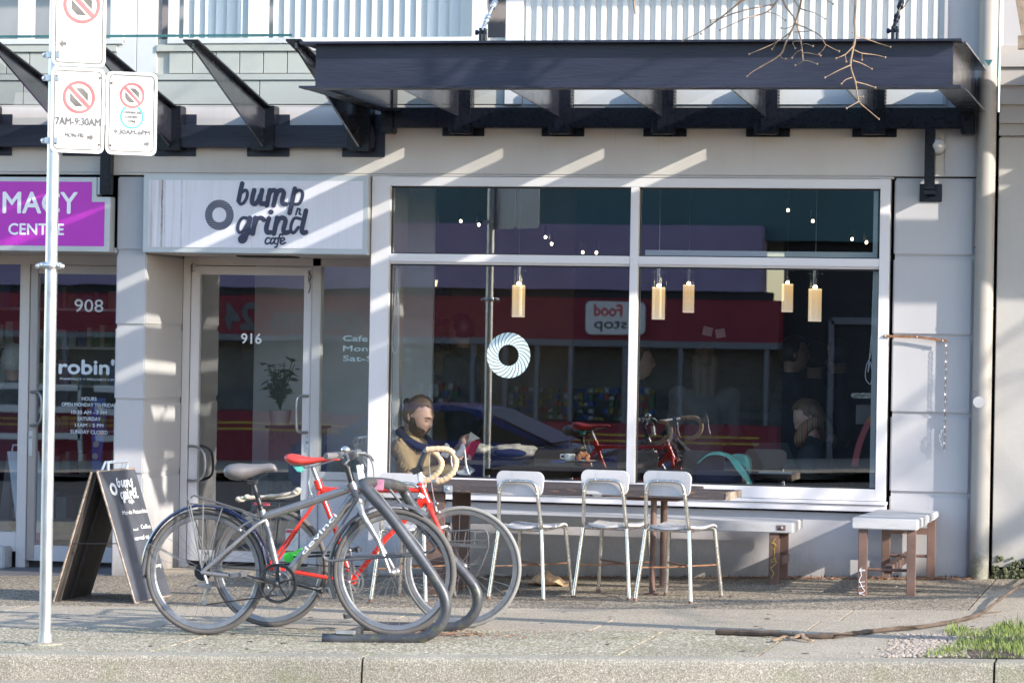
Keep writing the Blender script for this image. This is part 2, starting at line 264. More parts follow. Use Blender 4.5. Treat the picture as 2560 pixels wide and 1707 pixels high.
# ---------------------------------------------------------------- mesh builder
ORG={}
class MB:
    def __init__(s): s.v=[];s.f=[]
    def add(s,vs,fs):
        k=len(s.v); s.v+= [Vector(v) for v in vs]; s.f+= [tuple(i+k for i in f) for f in fs]; return s
    def box(s,x0,x1,y0,y1,z0,z1):
        return s.add([(x,y,z) for x in (x0,x1) for y in (y0,y1) for z in (z0,z1)],[(0,1,3,2),(4,6,7,5),(0,4,5,1),(2,3,7,6),(0,2,6,4),(1,5,7,3)])
    def obox(s,c,h,rot=(0,0,0)):
        m=Euler(rot).to_matrix(); c=Vector(c)
        return s.add([c+m@Vector((x*h[0],y*h[1],z*h[2])) for x in (-1,1) for y in (-1,1) for z in (-1,1)],[(0,1,3,2),(4,6,7,5),(0,4,5,1),(2,3,7,6),(0,2,6,4),(1,5,7,3)])
    def tube(s,pts,r,n=8,closed=False,flat=1.):
        pts=[Vector(p) for p in pts]; N=len(pts); k=len(s.v); rr=r if isinstance(r,(list,tuple)) else [r]*N
        up=None
        for i,p in enumerate(pts):
            a=pts[i-1] if (i>0 or closed) else p; b=pts[(i+1)%N] if (i<N-1 or closed) else p
            d=(b-a); 
            if d.length<1e-9: d=Vector((0,0,1))
            d.normalize()
            if up is None:
                up=Vector((0,0,1)) if abs(d.z)<.9 else Vector((0,1,0))
            sd=d.cross(up)
            if sd.length<1e-5: sd=d.cross(Vector((1,0,0)))
            sd.normalize(); up=sd.cross(d).normalized()
            for j in range(n):
                t=2*math.pi*(j+.5)/n; s.v.append(p+sd*math.cos(t)*rr[i]+up*math.sin(t)*rr[i]*flat)
        for i in range(N if closed else N-1):
            for j in range(n):
                a=k+i*n+j; b=k+i*n+(j+1)%n; c=k+((i+1)%N)*n+(j+1)%n; d=k+((i+1)%N)*n+j; s.f.append((a,d,c,b))
        if not closed:
            s.f.append(tuple(k+j for j in range(n))); s.f.append(tuple(k+(N-1)*n+j for j in reversed(range(n))))
        return s
    def prism(s,poly,d,mp=None):   # poly of 3D points, extruded by vector d
        n=len(poly); p=[Vector(q) for q in poly]; d=Vector(d)
        return s.add(p+[q+d for q in p],[tuple(range(n)),tuple(reversed(range(n,2*n)))]+[(i,n+i,n+(i+1)%n,(i+1)%n) for i in range(n)])
    def lathe(s,prof,c,n=20,axis='Z'):
        c=Vector(c);k=len(s.v)
        for r,h in prof:
            for j in range(n):
                t=2*math.pi*j/n; a,b=r*math.cos(t),r*math.sin(t)
                s.v.append(c+(Vector((a,b,h)) if axis=='Z' else Vector((a,h,b)) if axis=='Y' else Vector((h,a,b))))
        for i in range(len(prof)-1):
            for j in range(n): s.f.append((k+i*n+j,k+i*n+(j+1)%n,k+(i+1)*n+(j+1)%n,k+(i+1)*n+j))
        s.f.append(tuple(k+j for j in reversed(range(n)))); s.f.append(tuple(k+(len(prof)-1)*n+j for j in range(n)))
        return s
    def ball(s,c,r,n=10,m=7):
        r=Vector(r) if not isinstance(r,(int,float)) else Vector((r,r,r)); c=Vector(c)
        k=len(s.v)
        for i in range(m+1):
            ph=math.pi*i/m
            for j in range(n):
                t=2*math.pi*j/n; s.v.append(c+Vector((r.x*math.sin(ph)*math.cos(t),r.y*math.sin(ph)*math.sin(t),r.z*math.cos(ph))))
        for i in range(m):
            for j in range(n): s.f.append((k+i*n+j,k+(i+1)*n+j,k+(i+1)*n+(j+1)%n,k+i*n+(j+1)%n))
        return s
    def build(s,name,m,parent=None,smooth=False,bev=0,kind=None,label=None,org=None):
        o0=ORG[parent.name] if parent is not None else (Vector(org) if org else Vector((0,0,0)))
        me=bpy.data.meshes.new(name); me.from_pydata([v-o0 for v in s.v],[],s.f)
        bm=bmesh.new(); bm.from_mesh(me); bmesh.ops.recalc_face_normals(bm,faces=bm.faces)
        if bev:
            bmesh.ops.remove_doubles(bm,verts=bm.verts,dist=1e-5)
            eg=[e for e in bm.edges if len(e.link_faces)==2 and e.calc_face_angle(0)>.6]
            try: bmesh.ops.bevel(bm,geom=eg,offset=bev,segments=2,affect='EDGES',clamp_overlap=True)
            except Exception: pass
        bm.to_mesh(me); bm.free()
        me.materials.append(M[m] if isinstance(m,str) else m)
        if smooth: me.shade_smooth() if hasattr(me,'shade_smooth') else [setattr(p,'use_smooth',True) for p in me.polygons]
        if smooth=='auto':
            try: me.set_sharp_from_angle(angle=R_(40))
            except Exception: pass
        o=bpy.data.objects.new(name,me); COL.objects.link(o); ORG[o.name]=o0.copy()
        if parent is not None: o.parent=parent
        else: o.location=o0
        if kind: o['kind']=kind
        if label: o['label']=label
        return o
def thing(name,label,cat,loc=(0,0,0),group=None):
    o=bpy.data.objects.new(name,None); o.empty_display_size=.1; COL.objects.link(o); o.location=loc; ORG[o.name]=Vector(loc)
    o['label']=label; o['category']=cat
    if group: o['group']=group
    return o
def tag(o,label,cat,group=None):
    o['label']=label; o['category']=cat
    if group: o['group']=group
    return o
def dup(o,d,rz=0,label=None):
    def cp(a,par):
        b=a.copy(); COL.objects.link(b); b.parent=par
        for ch in [c for c in bpy.data.objects if c.parent==a]: cp(ch,b)
        return b
    r=cp(o,None); r.location=Vector(d); r.rotation_euler=(0,0,rz)
    if label: r['label']=label
    return r
def piece(o,d,par=None):   # one more of the same part, sharing its mesh
    b=o.copy(); COL.objects.link(b); b.parent=par or o.parent; b.location=o.location+Vector(d); ORG[b.name]=ORG[o.name].copy(); return b
def cat(pts,n=6,closed=False):  # Catmull-Rom
    P=[Vector(p) for p in pts]; out=[]; N=len(P)
    rng=range(N) if closed else range(N-1)
    for i in rng:
        p0=P[i-1] if (i>0 or closed) else P[0]; p1=P[i]; p2=P[(i+1)%N]; p3=P[(i+2)%N] if (closed or i+2<N) else P[-1]
        for k in range(n):
            t=k/n; out.append(.5*((2*p1)+(-p0+p2)*t+(2*p0-5*p1+4*p2-p3)*t*t+(-p0+3*p1-3*p2+p3)*t**3))
    if not closed: out.append(P[-1])
    return out
def smoothed(mb,name,m,parent,voxel=.008,it=4,disp=0,ns=20):    # union of volumes as one continuous skin
    me=bpy.data.meshes.new('tmp'); me.from_pydata(mb.v,[],mb.f)
    bm=bmesh.new(); bm.from_mesh(me); bmesh.ops.recalc_face_normals(bm,faces=bm.faces); bm.to_mesh(me); bm.free()
    o=bpy.data.objects.new('tmp',me); COL.objects.link(o)
    r=o.modifiers.new('r','REMESH'); r.mode='VOXEL'; r.voxel_size=voxel
    q=o.modifiers.new('s','SMOOTH'); q.iterations=it; q.factor=.5
    dg=bpy.context.evaluated_depsgraph_get(); me2=bpy.data.meshes.new_from_object(o.evaluated_get(dg))
    bpy.data.objects.remove(o); o0=ORG[parent.name]
    for v in me2.vertices:
        c=v.co.copy()
        if disp: c+=v.normal*(noise.noise(c*ns)+.5*noise.noise(c*ns*2.3))*disp
        v.co=c-o0
    me2.materials.clear(); me2.materials.append(M[m]); me2.name=name
    for p in me2.polygons: p.use_smooth=True
    ob=bpy.data.objects.new(name,me2); COL.objects.link(ob); ob.parent=parent; ORG[ob.name]=o0.copy(); return ob
def capsule(mb,a,b,ra,rb=None,n=14):
    a=Vector(a);b=Vector(b); rb=ra if rb is None else rb; d=(b-a); L=d.length; d.normalize()
    pts=[];rs=[]
    for k in range(5):
        t=math.pi/2*(k/4.); pts.append(a-d*ra*math.cos(t)*.999); rs.append(max(ra*math.sin(t),1e-4))
    for k in range(5):
        t=math.pi/2*(k/4.); pts.append(b+d*rb*math.sin(t)*.999); rs.append(max(rb*math.cos(t),1e-4))
    mb.tube(pts,rs,n); return mb
# ---------------------------------------------------------------- lettering
_tc=[0]
def text(s,mp,h,wd=None,bold=0,align='LEFT',shear=0):
    cu=bpy.data.curves.new('t','FONT'); cu.body=s; cu.shear=shear; cu.resolution_u=3; o=bpy.data.objects.new('t',cu); COL.objects.link(o)
    dg=bpy.context.evaluated_depsgraph_get(); me=bpy.data.meshes.new_from_object(o.evaluated_get(dg))
    xs=[v.co.x for v in me.vertices]; x0,x1=min(xs),max(xs); k=h/.73; kx=k if wd is None else wd/(x1-x0)
    off=0 if align=='LEFT' else -(x1-x0)*kx/2
    mb=MB(); b=bold*k*1.1
    for i,(dx,dy) in enumerate([(0,0)] if bold<=0 else [(0,0),(b,0),(-b,0),(0,b),(0,-b)]):
        mb.add([mp((v.co.x-x0)*kx+off+dx,v.co.y*k+dy,.0004*i) for v in me.vertices],[tuple(p.vertices) for p in me.polygons])
    bpy.data.objects.remove(o); bpy.data.curves.remove(cu); bpy.data.meshes.remove(me); return mb
def stroke(mb,pts,w,mp,lift,caps=True):   # ribbon with round ends in 2D, mapped to 3D
    P=cat([(x,y,0) for x,y in pts],5) if len(pts)>2 else [Vector((x,y,0)) for x,y in pts]
    L=[];Rr=[]
    for i,p in enumerate(P):
        d=(P[min(i+1,len(P)-1)]-P[max(i-1,0)]).normalized(); nrm=Vector((-d.y,d.x,0)); L.append(p+nrm*w/2); Rr.append(p-nrm*w/2)
    k=len(L); mb.add([mp(q.x,q.y,lift+.0001*(j%k)) for j,q in enumerate(L+Rr)],[(i,i+1,k+i+1,k+i) for i in range(k-1)])
    if caps:
        for ce,e in enumerate((P[0],P[-1])):
            mb.add([mp(e.x+w/2*math.cos(t*math.pi/5),e.y+w/2*math.sin(t*math.pi/5),lift+.0028+.0004*ce) for t in range(10)],[tuple(range(10))])
def logo(mp,parent,m,name='lettering',ring=True,ringc=(709,410),ringr=(151,160),inner=.49,blades=26):
    mb=MB(); W1=49
    big=[[(950,80),(928,180),(912,262)],[(912,262),(932,296),(966,282),(998,230),(1004,172),(985,150),(952,172)],
     [(1078,150),(1058,230),(1058,282),(1086,294),(1120,262),(1142,205)],[(1162,150),(1142,245),(1152,292),(1188,290)],
     [(1240,150),(1208,312)],[(1222,225),(1250,165),(1288,152),(1306,185),(1280,312)],[(1296,230),(1325,168),(1365,152),(1388,185),(1372,250),(1378,292),(1410,298)],
     [(1506,135),(1450,392)],[(1500,180),(1545,150),(1582,175),(1578,235),(1548,290),(1500,298),(1450,290)],
     [(1012,448),(955,442),(915,495),(905,560),(925,594),(962,578),(1000,515)],[(1032,440),(1002,590),(978,672),(942,686),(932,658),(960,632),(1010,604),(1062,570)],
     [(1092,440),(1064,608)],[(1078,520),(1108,455),(1150,442),(1176,462)],
     [(1232,445),(1205,540),(1212,592),(1250,592)],[(1318,440),(1284,608)],[(1302,520),(1340,452),(1385,442),(1408,475),(1386,560),(1400,598),(1440,590)],
     [(1562,452),(1502,444),(1468,500),(1460,568),(1490,598),(1540,540)],[(1620,365),(1578,555),(1590,598),(1622,590)]]
    for i,s_ in enumerate(big): stroke(mb,s_,W1 if i not in (1,8,9,16) else 34,mp,.0035*(i%4))
    stroke(mb,[(1251,380),(1255,380)],54,mp,.002)
    sm=[[(1532,342),(1512,410)],[(1520,378),(1540,348),(1558,354),(1548,396),(1566,404)],[(1240,655),(1212,652),(1192,690),(1206,714),(1240,702)],
     [(1294,660),(1262,656),(1248,695),(1262,714),(1288,682)],[(1300,652),(1285,700),(1304,712)],[(1376,622),(1352,612),(1336,650),(1314,738),(1294,748)],[(1302,658),(1362,654)],
     [(1352,694),(1392,670),(1386,652),(1362,656),(1350,700),(1370,715),(1404,700)]]
    for i,s_ in enumerate(sm): stroke(mb,s_,19,mp,.0004*(i%5))
    if ring: ringmesh(mb,mp,ringc,ringr,inner,blades)
    return mb.build(name,m,parent)
def ringmesh(mb,mp,c,r,inner,blades,sw=-.62,fill=.78):
    for k in range(blades):
        a=2*math.pi*k/blades; da=2*math.pi/blades*fill; n=6; A=[];B=[]
        for i in range(n+1):
            q=inner+(1-inner)*i/n; s_=sw*(1-i/n); wdt=da
            for lst,o_ in ((A,-wdt/2),(B,wdt/2)):
                t=a+s_+o_; lst.append((c[0]+r[0]*q*math.cos(t),c[1]+r[1]*q*math.sin(t)))
        mb.add([mp(x,y,0) for x,y in A+B],[(i,i+1,n+1+i+1,n+1+i) for i in range(n)])
# ================================================================ GROUND
def gslab(mb,x0,x1,y0,y1,t=.06,dz=0):
    vs=[]
    for x in (x0,x1):
        for y in (y0,y1):
            for z in (-t,0): vs.append((x,y,g(x,y)+z+dz))
    return mb.add(vs,[(0,1,3,2),(4,6,7,5),(0,4,5,1),(2,3,7,6),(0,2,6,4),(1,5,7,3)])
m=MB(); m.add([(x,y,g(max(min(x,30),-40),max(y,-4.4) if y<0 else 0)-.14-(.25 if y>0.5 else .1)) for x in (-60,-40,30,60) for y in (-60,-5.6,.3,60)],[(i*4+j,i*4+j+1,(i+1)*4+j+1,(i+1)*4+j) for i in range(3) for j in range(3)])
m.build('ground','soil',kind='structure')
m=MB(); m.add([(x,y,g(x,-4.4)-.135) for x in (-40,30) for y in (-18.6,-5.95)],[(0,1,3,2)]); m.build('road','asph',kind='structure')
m=MB(); m.add([(x,y,g(x,-4.4)-.13) for x in (-40,30) for y in (-5.96,-5.5)],[(0,1,3,2)]); m.build('gutter','kerb',kind='structure')
m=MB(); m.add([(x,y,g(x,-4.4)-.01) for x in (-40,30) for y in (-24.,-18.6)],[(0,1,3,2)]); m.build('far_pavement','conc',kind='structure')
sw=MB(); gslab(sw,-16,6,-5.35,0,.2,-.012); SW=sw.build('sidewalk','soil',kind='structure')
def slabs(y0,y1,xs,mt,mats=None):
    for i in range(len(xs)-1):
        q=MB(); gslab(q,xs[i]+.004,xs[i+1]-.004,y0+.004,y1-.004,.05,random.uniform(-.001,.001)); q.build('paving_slab',(mats[i] if mats else mt),SW,bev=.003)
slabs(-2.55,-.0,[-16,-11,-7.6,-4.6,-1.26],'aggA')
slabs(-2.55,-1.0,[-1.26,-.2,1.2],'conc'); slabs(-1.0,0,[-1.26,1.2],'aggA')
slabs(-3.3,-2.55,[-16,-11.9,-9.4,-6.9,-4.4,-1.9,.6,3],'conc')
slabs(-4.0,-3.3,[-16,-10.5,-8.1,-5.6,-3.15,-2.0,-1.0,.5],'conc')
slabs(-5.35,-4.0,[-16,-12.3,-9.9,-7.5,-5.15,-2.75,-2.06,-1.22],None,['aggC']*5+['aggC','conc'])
for i,(x0,x1) in enumerate(((-13.2,-10.13),(-10.13,-7.06),(-7.06,-3.99),(-3.99,-.917),(-.917,2.15))):
    q=MB(); n=8; sec=[(-5.35,-.2),(-5.35,0)]+[(-5.48-.035*math.sin(t*math.pi/2/4),-.035+.035*math.cos(t*math.pi/2/4)) for t in range(5)]+[(-5.535,-.2)]
    k=16; vs=[]
    for a in range(k+1):
        x=x0+.006+(x1-x0-.012)*a/k
        for (y,z) in sec: vs.append((x,y+.004*noise.noise(Vector((x*3,y,i))),g(x,y)+z+(.004*noise.noise(Vector((x*4,z*9,i))) if z>-.1 else 0)))
    s_=len(sec); q.add(vs,[(a*s_+b,a*s_+b+1,(a+1)*s_+b+1,(a+1)*s_+b) for a in range(k) for b in range(s_-1)]+[tuple(range(s_)),tuple(k*s_+b for b in reversed(range(s_)))])
    if i==0: KB=MB().box(-13,2,-5.5,-5.37,-.9,-.7).build('kerb','conc',kind='structure')
    q.build('kerb_stone','kerb',KB,smooth='auto')
# entry floors of the two recessed doors
EF=MB(); gslab(EF,-7.1,-5.49,0,.85,.3,.01); EF=EF.build('entry_step','conc',kind='structure')
TF=MB(); gslab(TF,-9.6,-7.33,0,.85,.3,-.004); TF=TF.build('tiled_entry','soil',kind='structure')
for i in range(8):
    for j in range(3):
        q=MB(); gslab(q,-9.6+i*.285,-9.6+i*.285+.28,.03+j*.262,.03+j*.262+.257,.03,.004); q.build('floor_tile','tile',TF)
# ================================================================ SHOP BUILDING
B=thing('shop_building','white two storey shop building with recessed doors, wide cafe window and ribbed cladding above','building',(-4,.3,0))
def bb(n,mt,x0,x1,y0,y1,z0,z1,bev=.003,par=None,**k): return MB().box(x0,x1,y0,y1,z0,z1).build(n,mt,par or B,bev=bev,**k)
bb('fascia','fascia',-9.6,-1.312,0,.12,2.72,3.185)
bb('lintel_strip','fascia',-9.6,-1.97,-.012,.1,2.703,2.717)
# pilasters in grooved blocks
zs=[-.25,.63,1.142,1.658,2.172,2.70]
bb('pilaster_core','wall',-7.31,-7.11,.012,.8,-.2,2.69,0)
for a,b in zip(zs[:-1],zs[1:]): bb('pilaster_block','wall',-7.32,-7.10,0,.79,a+.011,b-.011,.009)
zs=[-.1,.652,1.17,1.678,2.196,2.712]
bb('pilaster_core','wall',-1.955,-1.32,.016,.5,-.1,2.71,0)
for a,b in zip(zs[:-1],zs[1:]): bb('pilaster_block','wall',-1.963,-1.447,0,.3,a+.011,b-.011,.009)
bb('lower_wall','lowwall',-5.49,-1.965,.02,.3,-.3,.515)
bb('wall_return','wall',-5.49,-5.45,.05,.8,-.2,.60)
bb('wall_return','lowwall',-5.49,-5.45,.05,.8,2.16,2.69)
# upper storey
bb('upper_wall','upper',-9.6,-4.585,.02,.12,3.187,3.64)
for i in range(6):
    x1=-4.59-i*.86; bb('cladding_panel','upper',x1-.854,x1,-.002,.018,3.19,3.352,.002)
for i in range(26):
    x0=-9.0+i*.170
    if x0>-4.7: break
    if -7.36<x0+.08<-7.02: continue
    bb('cladding_panel','upper',x0,x0+.164,-.002,.018,3.402,3.548,.002)
bb('trim_board','upper',-9.6,-4.585,-.014,.018,3.356,3.397,.002)
for x0,x1 in ((-9.6,-7.34),(-7.05,-4.585)): bb('trim_board','upper',x0,x1,-.018,.018,3.553,3.60,.002)
for x0,x1 in ((-7.345,-7.20),(-7.196,-7.052)): bb('cladding_panel','upwhite',x0,x1,-.004,.1,3.402,4.8,.002)
bb('corner_post','upwhite',-4.583,-4.463,-.03,.12,3.187,5.2,.004)
bb('flashing','upwhite',-4.455,-1.65,-.014,.05,3.187,3.44,.002)
bb('side_panel','wall',-1.645,-1.312,-.006,.12,2.72,5.2,.003)
bb('side_panel_joint','wall',-1.66,-1.635,-.02,.0,3.187,5.2,.002)
def updirt(): pass
q=MB(); p=.0735; x=-4.455; pr=[]
while x<-1.66:
    pr+=[(x,.03),(x+.006,-.0),(x+.034,-.0),(x+.040,.03)]; x+=p
pr.append((x,.03)); n=len(pr); q.add([(a,b,3.40) for a,b in pr]+[(a,b,5.2) for a,b in pr],[(i,i+1,n+i+1,n+i) for i in range(n-1)]); q.build('corrugated_cladding','corr',B)
bb('ledge','upwhite',-3.98,-1.9,-.33,.03,4.21,4.4)
# upper windows with vertical blinds
def upwin(x0,x1,x2,x3,slats):
    q=MB(); z0,z1=3.605,4.9
    for a,b in ((x0-.06,x0),(x1,x2),(x3,x3+.1)): q.box(a,b,-.02,.05,z0,z1)
    q.box(x0-.06,x3+.1,-.028,.05,z0-.002,3.642)
    f=q.build('upper_window','upwhite',B,bev=.004)
    for a,b in ((x0,x1),(x2,x3)): MB().box(a,b,.02,.026,3.642,4.9).build('pane','upglass',f)
    if slats:
        pro=None
        for a,b in ((x0,x1),(x2,x3)):
            x=a+.04
            while x<b-.02:
                if pro is None: pro=MB().obox((x,.16,4.28),(.046,.0015,.63),(0,0,R_(38))).build('blind_slat','upwhite',f); X0=x
                else: piece(pro,(x-X0,0,0),f)
                x+=.078
upwin(-6.91,-6.36,-6.262,-4.82,True); upwin(-8.9,-8.07,-7.965,-7.39,False)
bb('room_backdrop_wall','clothg',-9.4,-4.5,1.2,1.25,3.2,5.2,0)
# ---- cafe window
q=MB()
q.box(-5.49,-5.362,-.03,.09,.60,2.70); q.box(-2.052,-1.987,-.03,.09,.60,2.70); q.box(-5.362,-2.052,-.03,.09,2.637,2.70)
q.box(-5.362,-2.052,-.03,.09,.60,.676); q.box(-3.707,-3.652,-.032,.088,.676,2.637); q.box(-5.362,-3.707,-.029,.085,2.126,2.18); q.box(-3.652,-2.052,-.029,.085,2.126,2.18)
q.box(-5.362,-3.707,-.012,.02,2.112,2.126);q.box(-3.652,-2.052,-.012,.02,2.112,2.126)
CW=q.build('cafe_window_frame','white',B,bev=.003)
q=MB(); 
for a,b in ((-5.362,-3.707),(-3.652,-2.052)):
    for z0,z1 in ((.676,2.112),(2.18,2.637)):
        for bx in ((a,a+.008,z0,z1),(b-.008,b,z0,z1),(a,b,z0,z0+.008),(a,b,z1-.010,z1)): q.box(bx[0],bx[1],.018,.05,bx[2],bx[3])
q.build('pane_edge_shadow','black',CW)  # black strips drawn in as the shadow line round each pane
for a,b in ((-5.362,-3.707),(-3.652,-2.052)):
    for z0,z1 in ((.676,2.112),(2.18,2.637)):
        MB().box(a,b,.03,.036,z0,z1).build('pane','glass',CW)
q=MB(); q.box(-3.62,-2.10,.06,.10,2.187,2.225); q.box(-2.105,-2.075,.06,.10,2.187,2.63); q.box(-2.10,-2.06,.06,.12,.68,2.1); q.build('inner_sash','alum',CW,bev=.002)
bb('window_sill','white',-5.47,-1.975,-.055,.03,.575,.598,.003); bb('window_sill','white',-5.46,-1.98,-.04,.03,.53,.572,.003)
ringmesh_=MB(); rc=V(1269,888,.0); mp=lambda x,y,l=0: Vector((rc.x+x,.0275-l,rc.z+y))
# ring sits on the outer face of the pane
ringmesh(ringmesh_,mp,(0,0),(.150,.153),.47,24,sw=.62); ringmesh_.build('ring_decal','mint',CW)
# ---- cafe door recess
bb('soffit','fascia',-7.10,-5.49,.02,.8,2.165,2.20)
q=MB(); q.box(-6.55,-6.15,.3,.5,2.155,2.166); q.build('soffit_light','dark',B,bev=.003)
q=MB(); q.box(-7.098,-7.045,.78,.86,-.1,2.165); q.box(-6.138,-6.073,.78,.86,-.1,2.165); q.box(-7.045,-5.56,.78,.86,2.106,2.165); q.box(-6.073,-5.49,.78,.86,.60,.656); q.box(-5.56,-5.49,.76,.86,-.1,2.165)
q.box(-5.50,-5.45,.62,.72,.60,2.16); q.box(-5.50,-5.45,.09,.62,2.10,2.16); q.box(-5.50,-5.45,.09,.62,.60,.66)
DF=q.build('door_frame','beigeframe',B,bev=.003)
bb('sidelight_panel','white',-6.073,-5.56,.80,.86,.0,.60,.002)
MB().box(-6.073,-5.56,.82,.826,.656,2.106).build('pane','doorglass',DF)
MB().box(-5.478,-5.472,.09,.62,.66,2.10).build('pane','glass',DF)
q=MB(); z0=.0
q.box(-7.04,-6.973,.79,.835,z0,2.10); q.box(-6.20,-6.142,.79,.835,z0,2.10); q.box(-6.973,-6.20,.79,.835,2.04,2.10); q.box(-6.973,-6.20,.79,.835,z0,.075)
D=q.build('cafe_door','white',B,bev=.003)
MB().box(-6.973,-6.20,.81,.816,.075,2.04).build('pane','doorglass',D)
q=MB(); 
hx=V(742,960,.72)
q.tube(cat([V(770,990,.79),V(750,990,.72),V(742,1000,.70),V(741,1040,.70),V(742,1072,.70),V(750,1080,.72),V(768,1080,.79)],4),.011,8); q.build('handle','silver',D,smooth=True); q=MB()
q.tube(cat([V(470,1115,.79),V(490,1116,.74),V(508,1130,.72),V(513,1160,.72),V(508,1190,.72),V(488,1201,.74),V(470,1200,.79)],4),.010,8)
q.build('handle','silver',D,smooth=True)
q=MB(); a=V(768,1108,.785); q.box(a.x-.017,a.x+.017,.784,.79,a.z-.06,a.z+.055); q.build('lock_plate','galv',D,bev=.002)
q=MB(); a=V(768,1106,.78); q.lathe([(.010,0),(.010,-.008)],(a.x,.786,a.z),12,'Y'); q.lathe([(.005,0),(.005,-.004)],(a.x,.786,a.z+.04),8,'Y'); q.lathe([(.005,0),(.005,-.004)],(a.x,.786,a.z-.04),8,'Y'); q.build('lock_cylinder','silver',D)
q=MB(); a=V(484,668,.77); q.tube([(a.x,.77,a.z-.035),(a.x,.77,a.z+.03)],.011,8); q.build('hinge','silver',D)
q=MB(); q.tube(cat([V(774,676,.782),V(772,700,.78),V(776,715,.78),V(771,733,.78)],5),.0035,5); q.tube(cat([V(770,680,.782),V(778,690,.778),V(773,702,.78)],4),.003,5); q.build('loose_wire','black',D)
def fl(px,py,Y):
    o=V(px,py,Y); return lambda x,y,l=0: Vector((o.x+x,Y-.001-l,o.z+y))
text('916',fl(603,858,.808),.075,.150,.012).build('lettering','whitev',D)
t=MB(); 
for s,py,wd in (('Cafe Hours',852,.46),('Mon-Fri 7-6',877,.50),('Sat-Sun 8-6',902,.50)):
    text(s,fl(858,py,.818),.040,wd,.016).build('lettering','mint',DF)
q=MB(); a=V(705,1365,.80); b=V(755,1400,.8)
q=MB().box(-6.31,-6.215,.8045,.8085,.09,.245).build('notice_sticker','paper',D)
MB().box(-6.305,-6.22,.8025,.804,.215,.238).build('notice_heading','signr',D)
tt=MB()
for i in range(4):
    x=text('= - = -- =',lambda x,y,l=0,i=i: Vector((-6.30+x,.8025-l,.195-i*.022+y)),.010,.06); tt.add(x.v,x.f)
tt.build('notice_text','signt',D)
# ---- pharmacy front
bb('soffit','fascia',-9.6,-7.32,.02,.8,2.165,2.20)
q=MB(); q.box(-9.6,-7.33,.78,.86,2.095,2.165); q.box(-8.335,-8.262,.775,.86,-.12,2.095); q.box(-9.6,-8.335,.78,.86,.02,.16); q.box(-7.42,-7.33,.78,.86,-.1,2.095)
PF=q.build('pharmacy_frame','beigeframe',B,bev=.003)
MB().box(-9.6,-8.335,.82,.826,.16,2.095).build('pane','doorglass',PF)
bb('bulkhead_box','alum',-9.5,-8.36,.62,.78,-.1,.06,.01)
q=MB(); q.box(-8.258,-8.20,.79,.835,-.04,2.092); q.box(-7.49,-7.425,.79,.835,-.04,2.092); q.box(-8.20,-7.49,.79,.835,2.03,2.092); q.box(-8.20,-7.49,.79,.835,-.04,.07)
PD=q.build('pharmacy_door','beigeframe',B,bev=.003)
MB().box(-8.20,-7.49,.81,.816,.07,2.03).build('pane','doorglass',PD)
bb('kick_plate','kick',-8.256,-8.203,.784,.789,-.03,2.07,.001,PD)
q=MB(); q.tube(cat([V(78,980,.785),V(95,980,.74),V(103,995,.72),V(104,1020,.72),V(102,1048,.72),V(92,1062,.74),V(76,1063,.785)],4),.011,8); q.build('handle','silver',PD,smooth=True)
q=MB(); a=V(76,1108,.78); q.box(a.x-.015,a.x+.015,.779,.784,a.z-.09,a.z+.09); q.build('lock_plate','galv',PD,bev=.002)
q=MB(); q.lathe([(.011,0),(.011,-.008)],(a.x,.781,a.z+.045),12,'Y'); q.build('lock_cylinder','silver',PD)
text('908',fl(186,779,.808),.095,.220,.004).build('lettering','whitev',PD)
text("robin's",fl(148,933,.808),.105,.49,.03).build('lettering','whitev',PD)
text('PHARMACY + WELLNESS CENTRE',fl(150,949,.808),.016,.48,.008).build('lettering','whitev',PD)
for s,py,wd in (('HOURS',1001,.112),('OPEN MONDAY TO FRIDAY',1016,.42),('10:30 AM - 7 PM',1035,.27),('SATURDAY',1051,.175),('11AM - 5 PM',1067,.215),('SUNDAY CLOSED',1084,.285)):
    text(s,fl(223,py,.808),.027,wd,.018,'CENTER').build('lettering','whitev',PD)
# ---- interior shell of the shops
def rm(n,mt,*b): return MB().box(*b).build(n,mt,B)
rm('interior_floor','floor',-9.6,-1.25,.87,7.5,-.35,-.02); rm('interior_floor','floor',-5.44,-1.3,.31,.865,-.35,-.03)
rm('interior_ceiling','ceil',-9.6,-1.25,.13,7.5,3.0,3.15); rm('interior_back_wall','dark',-9.6,-1.25,7.4,7.5,-.02,3.0)
rm('interior_side_wall','dark',-1.31,-1.25,.32,7.4,-.02,3.0); rm('party_wall','dark',-7.33,-7.25,.87,7.4,-.02,3.0); rm('interior_side_wall','dark',-9.68,-9.6,.1,7.4,-.1,5)
rm('interior_feature_wall','brown',-7.2,-5.1,4.9,5.0,-.02,3.0)
rm('entry_partition','partw',-6.93,-5.55,1.95,2.0,-.02,2.95)
rm('window_ledge','floor',-5.36,-2.05,.10,.32,.55,.66)
rm('roof','ceil',-9.7,-1.2,.13,7.6,5.2,5.3)
# ---- signs
SG=thing('cafe_sign','white lightbox sign reading bump n grind cafe, with brown drip stains, above the 916 door','sign',(-7.093,-.05,2.17))
MB().box(-7.095,-5.497,-.10,.0,2.168,2.70).build('sign_box','alum',SG,bev=.004)
MB().box(-7.055,-5.53,-.104,-.101,2.205,2.664).build('sign_face','sign',SG)
def lm(cx,cy,l=0):
    X,Z=W(380+cx/4.2,440+cy/4.2,-.10); return Vector((X,-.1055-l*.6,Z))
logo(lm,SG,'navy')
PS=thing('pharmacy_sign','magenta sign with white lettering ending in PHARMACY and WELLNESS CENTRE, at the left edge','sign',(-8.5,-.05,2.2))
a=W(292,627,-.05); 
out=[(-9.7,2.168),(-7.335,2.168),(-7.335,2.545),(-7.435,2.545),(-7.435,2.68),(-9.7,2.68)]
MB().prism([(x,-.10,z) for x,z in out],(0,.1,0)).build('sign_box','alum',PS,bev=.003)
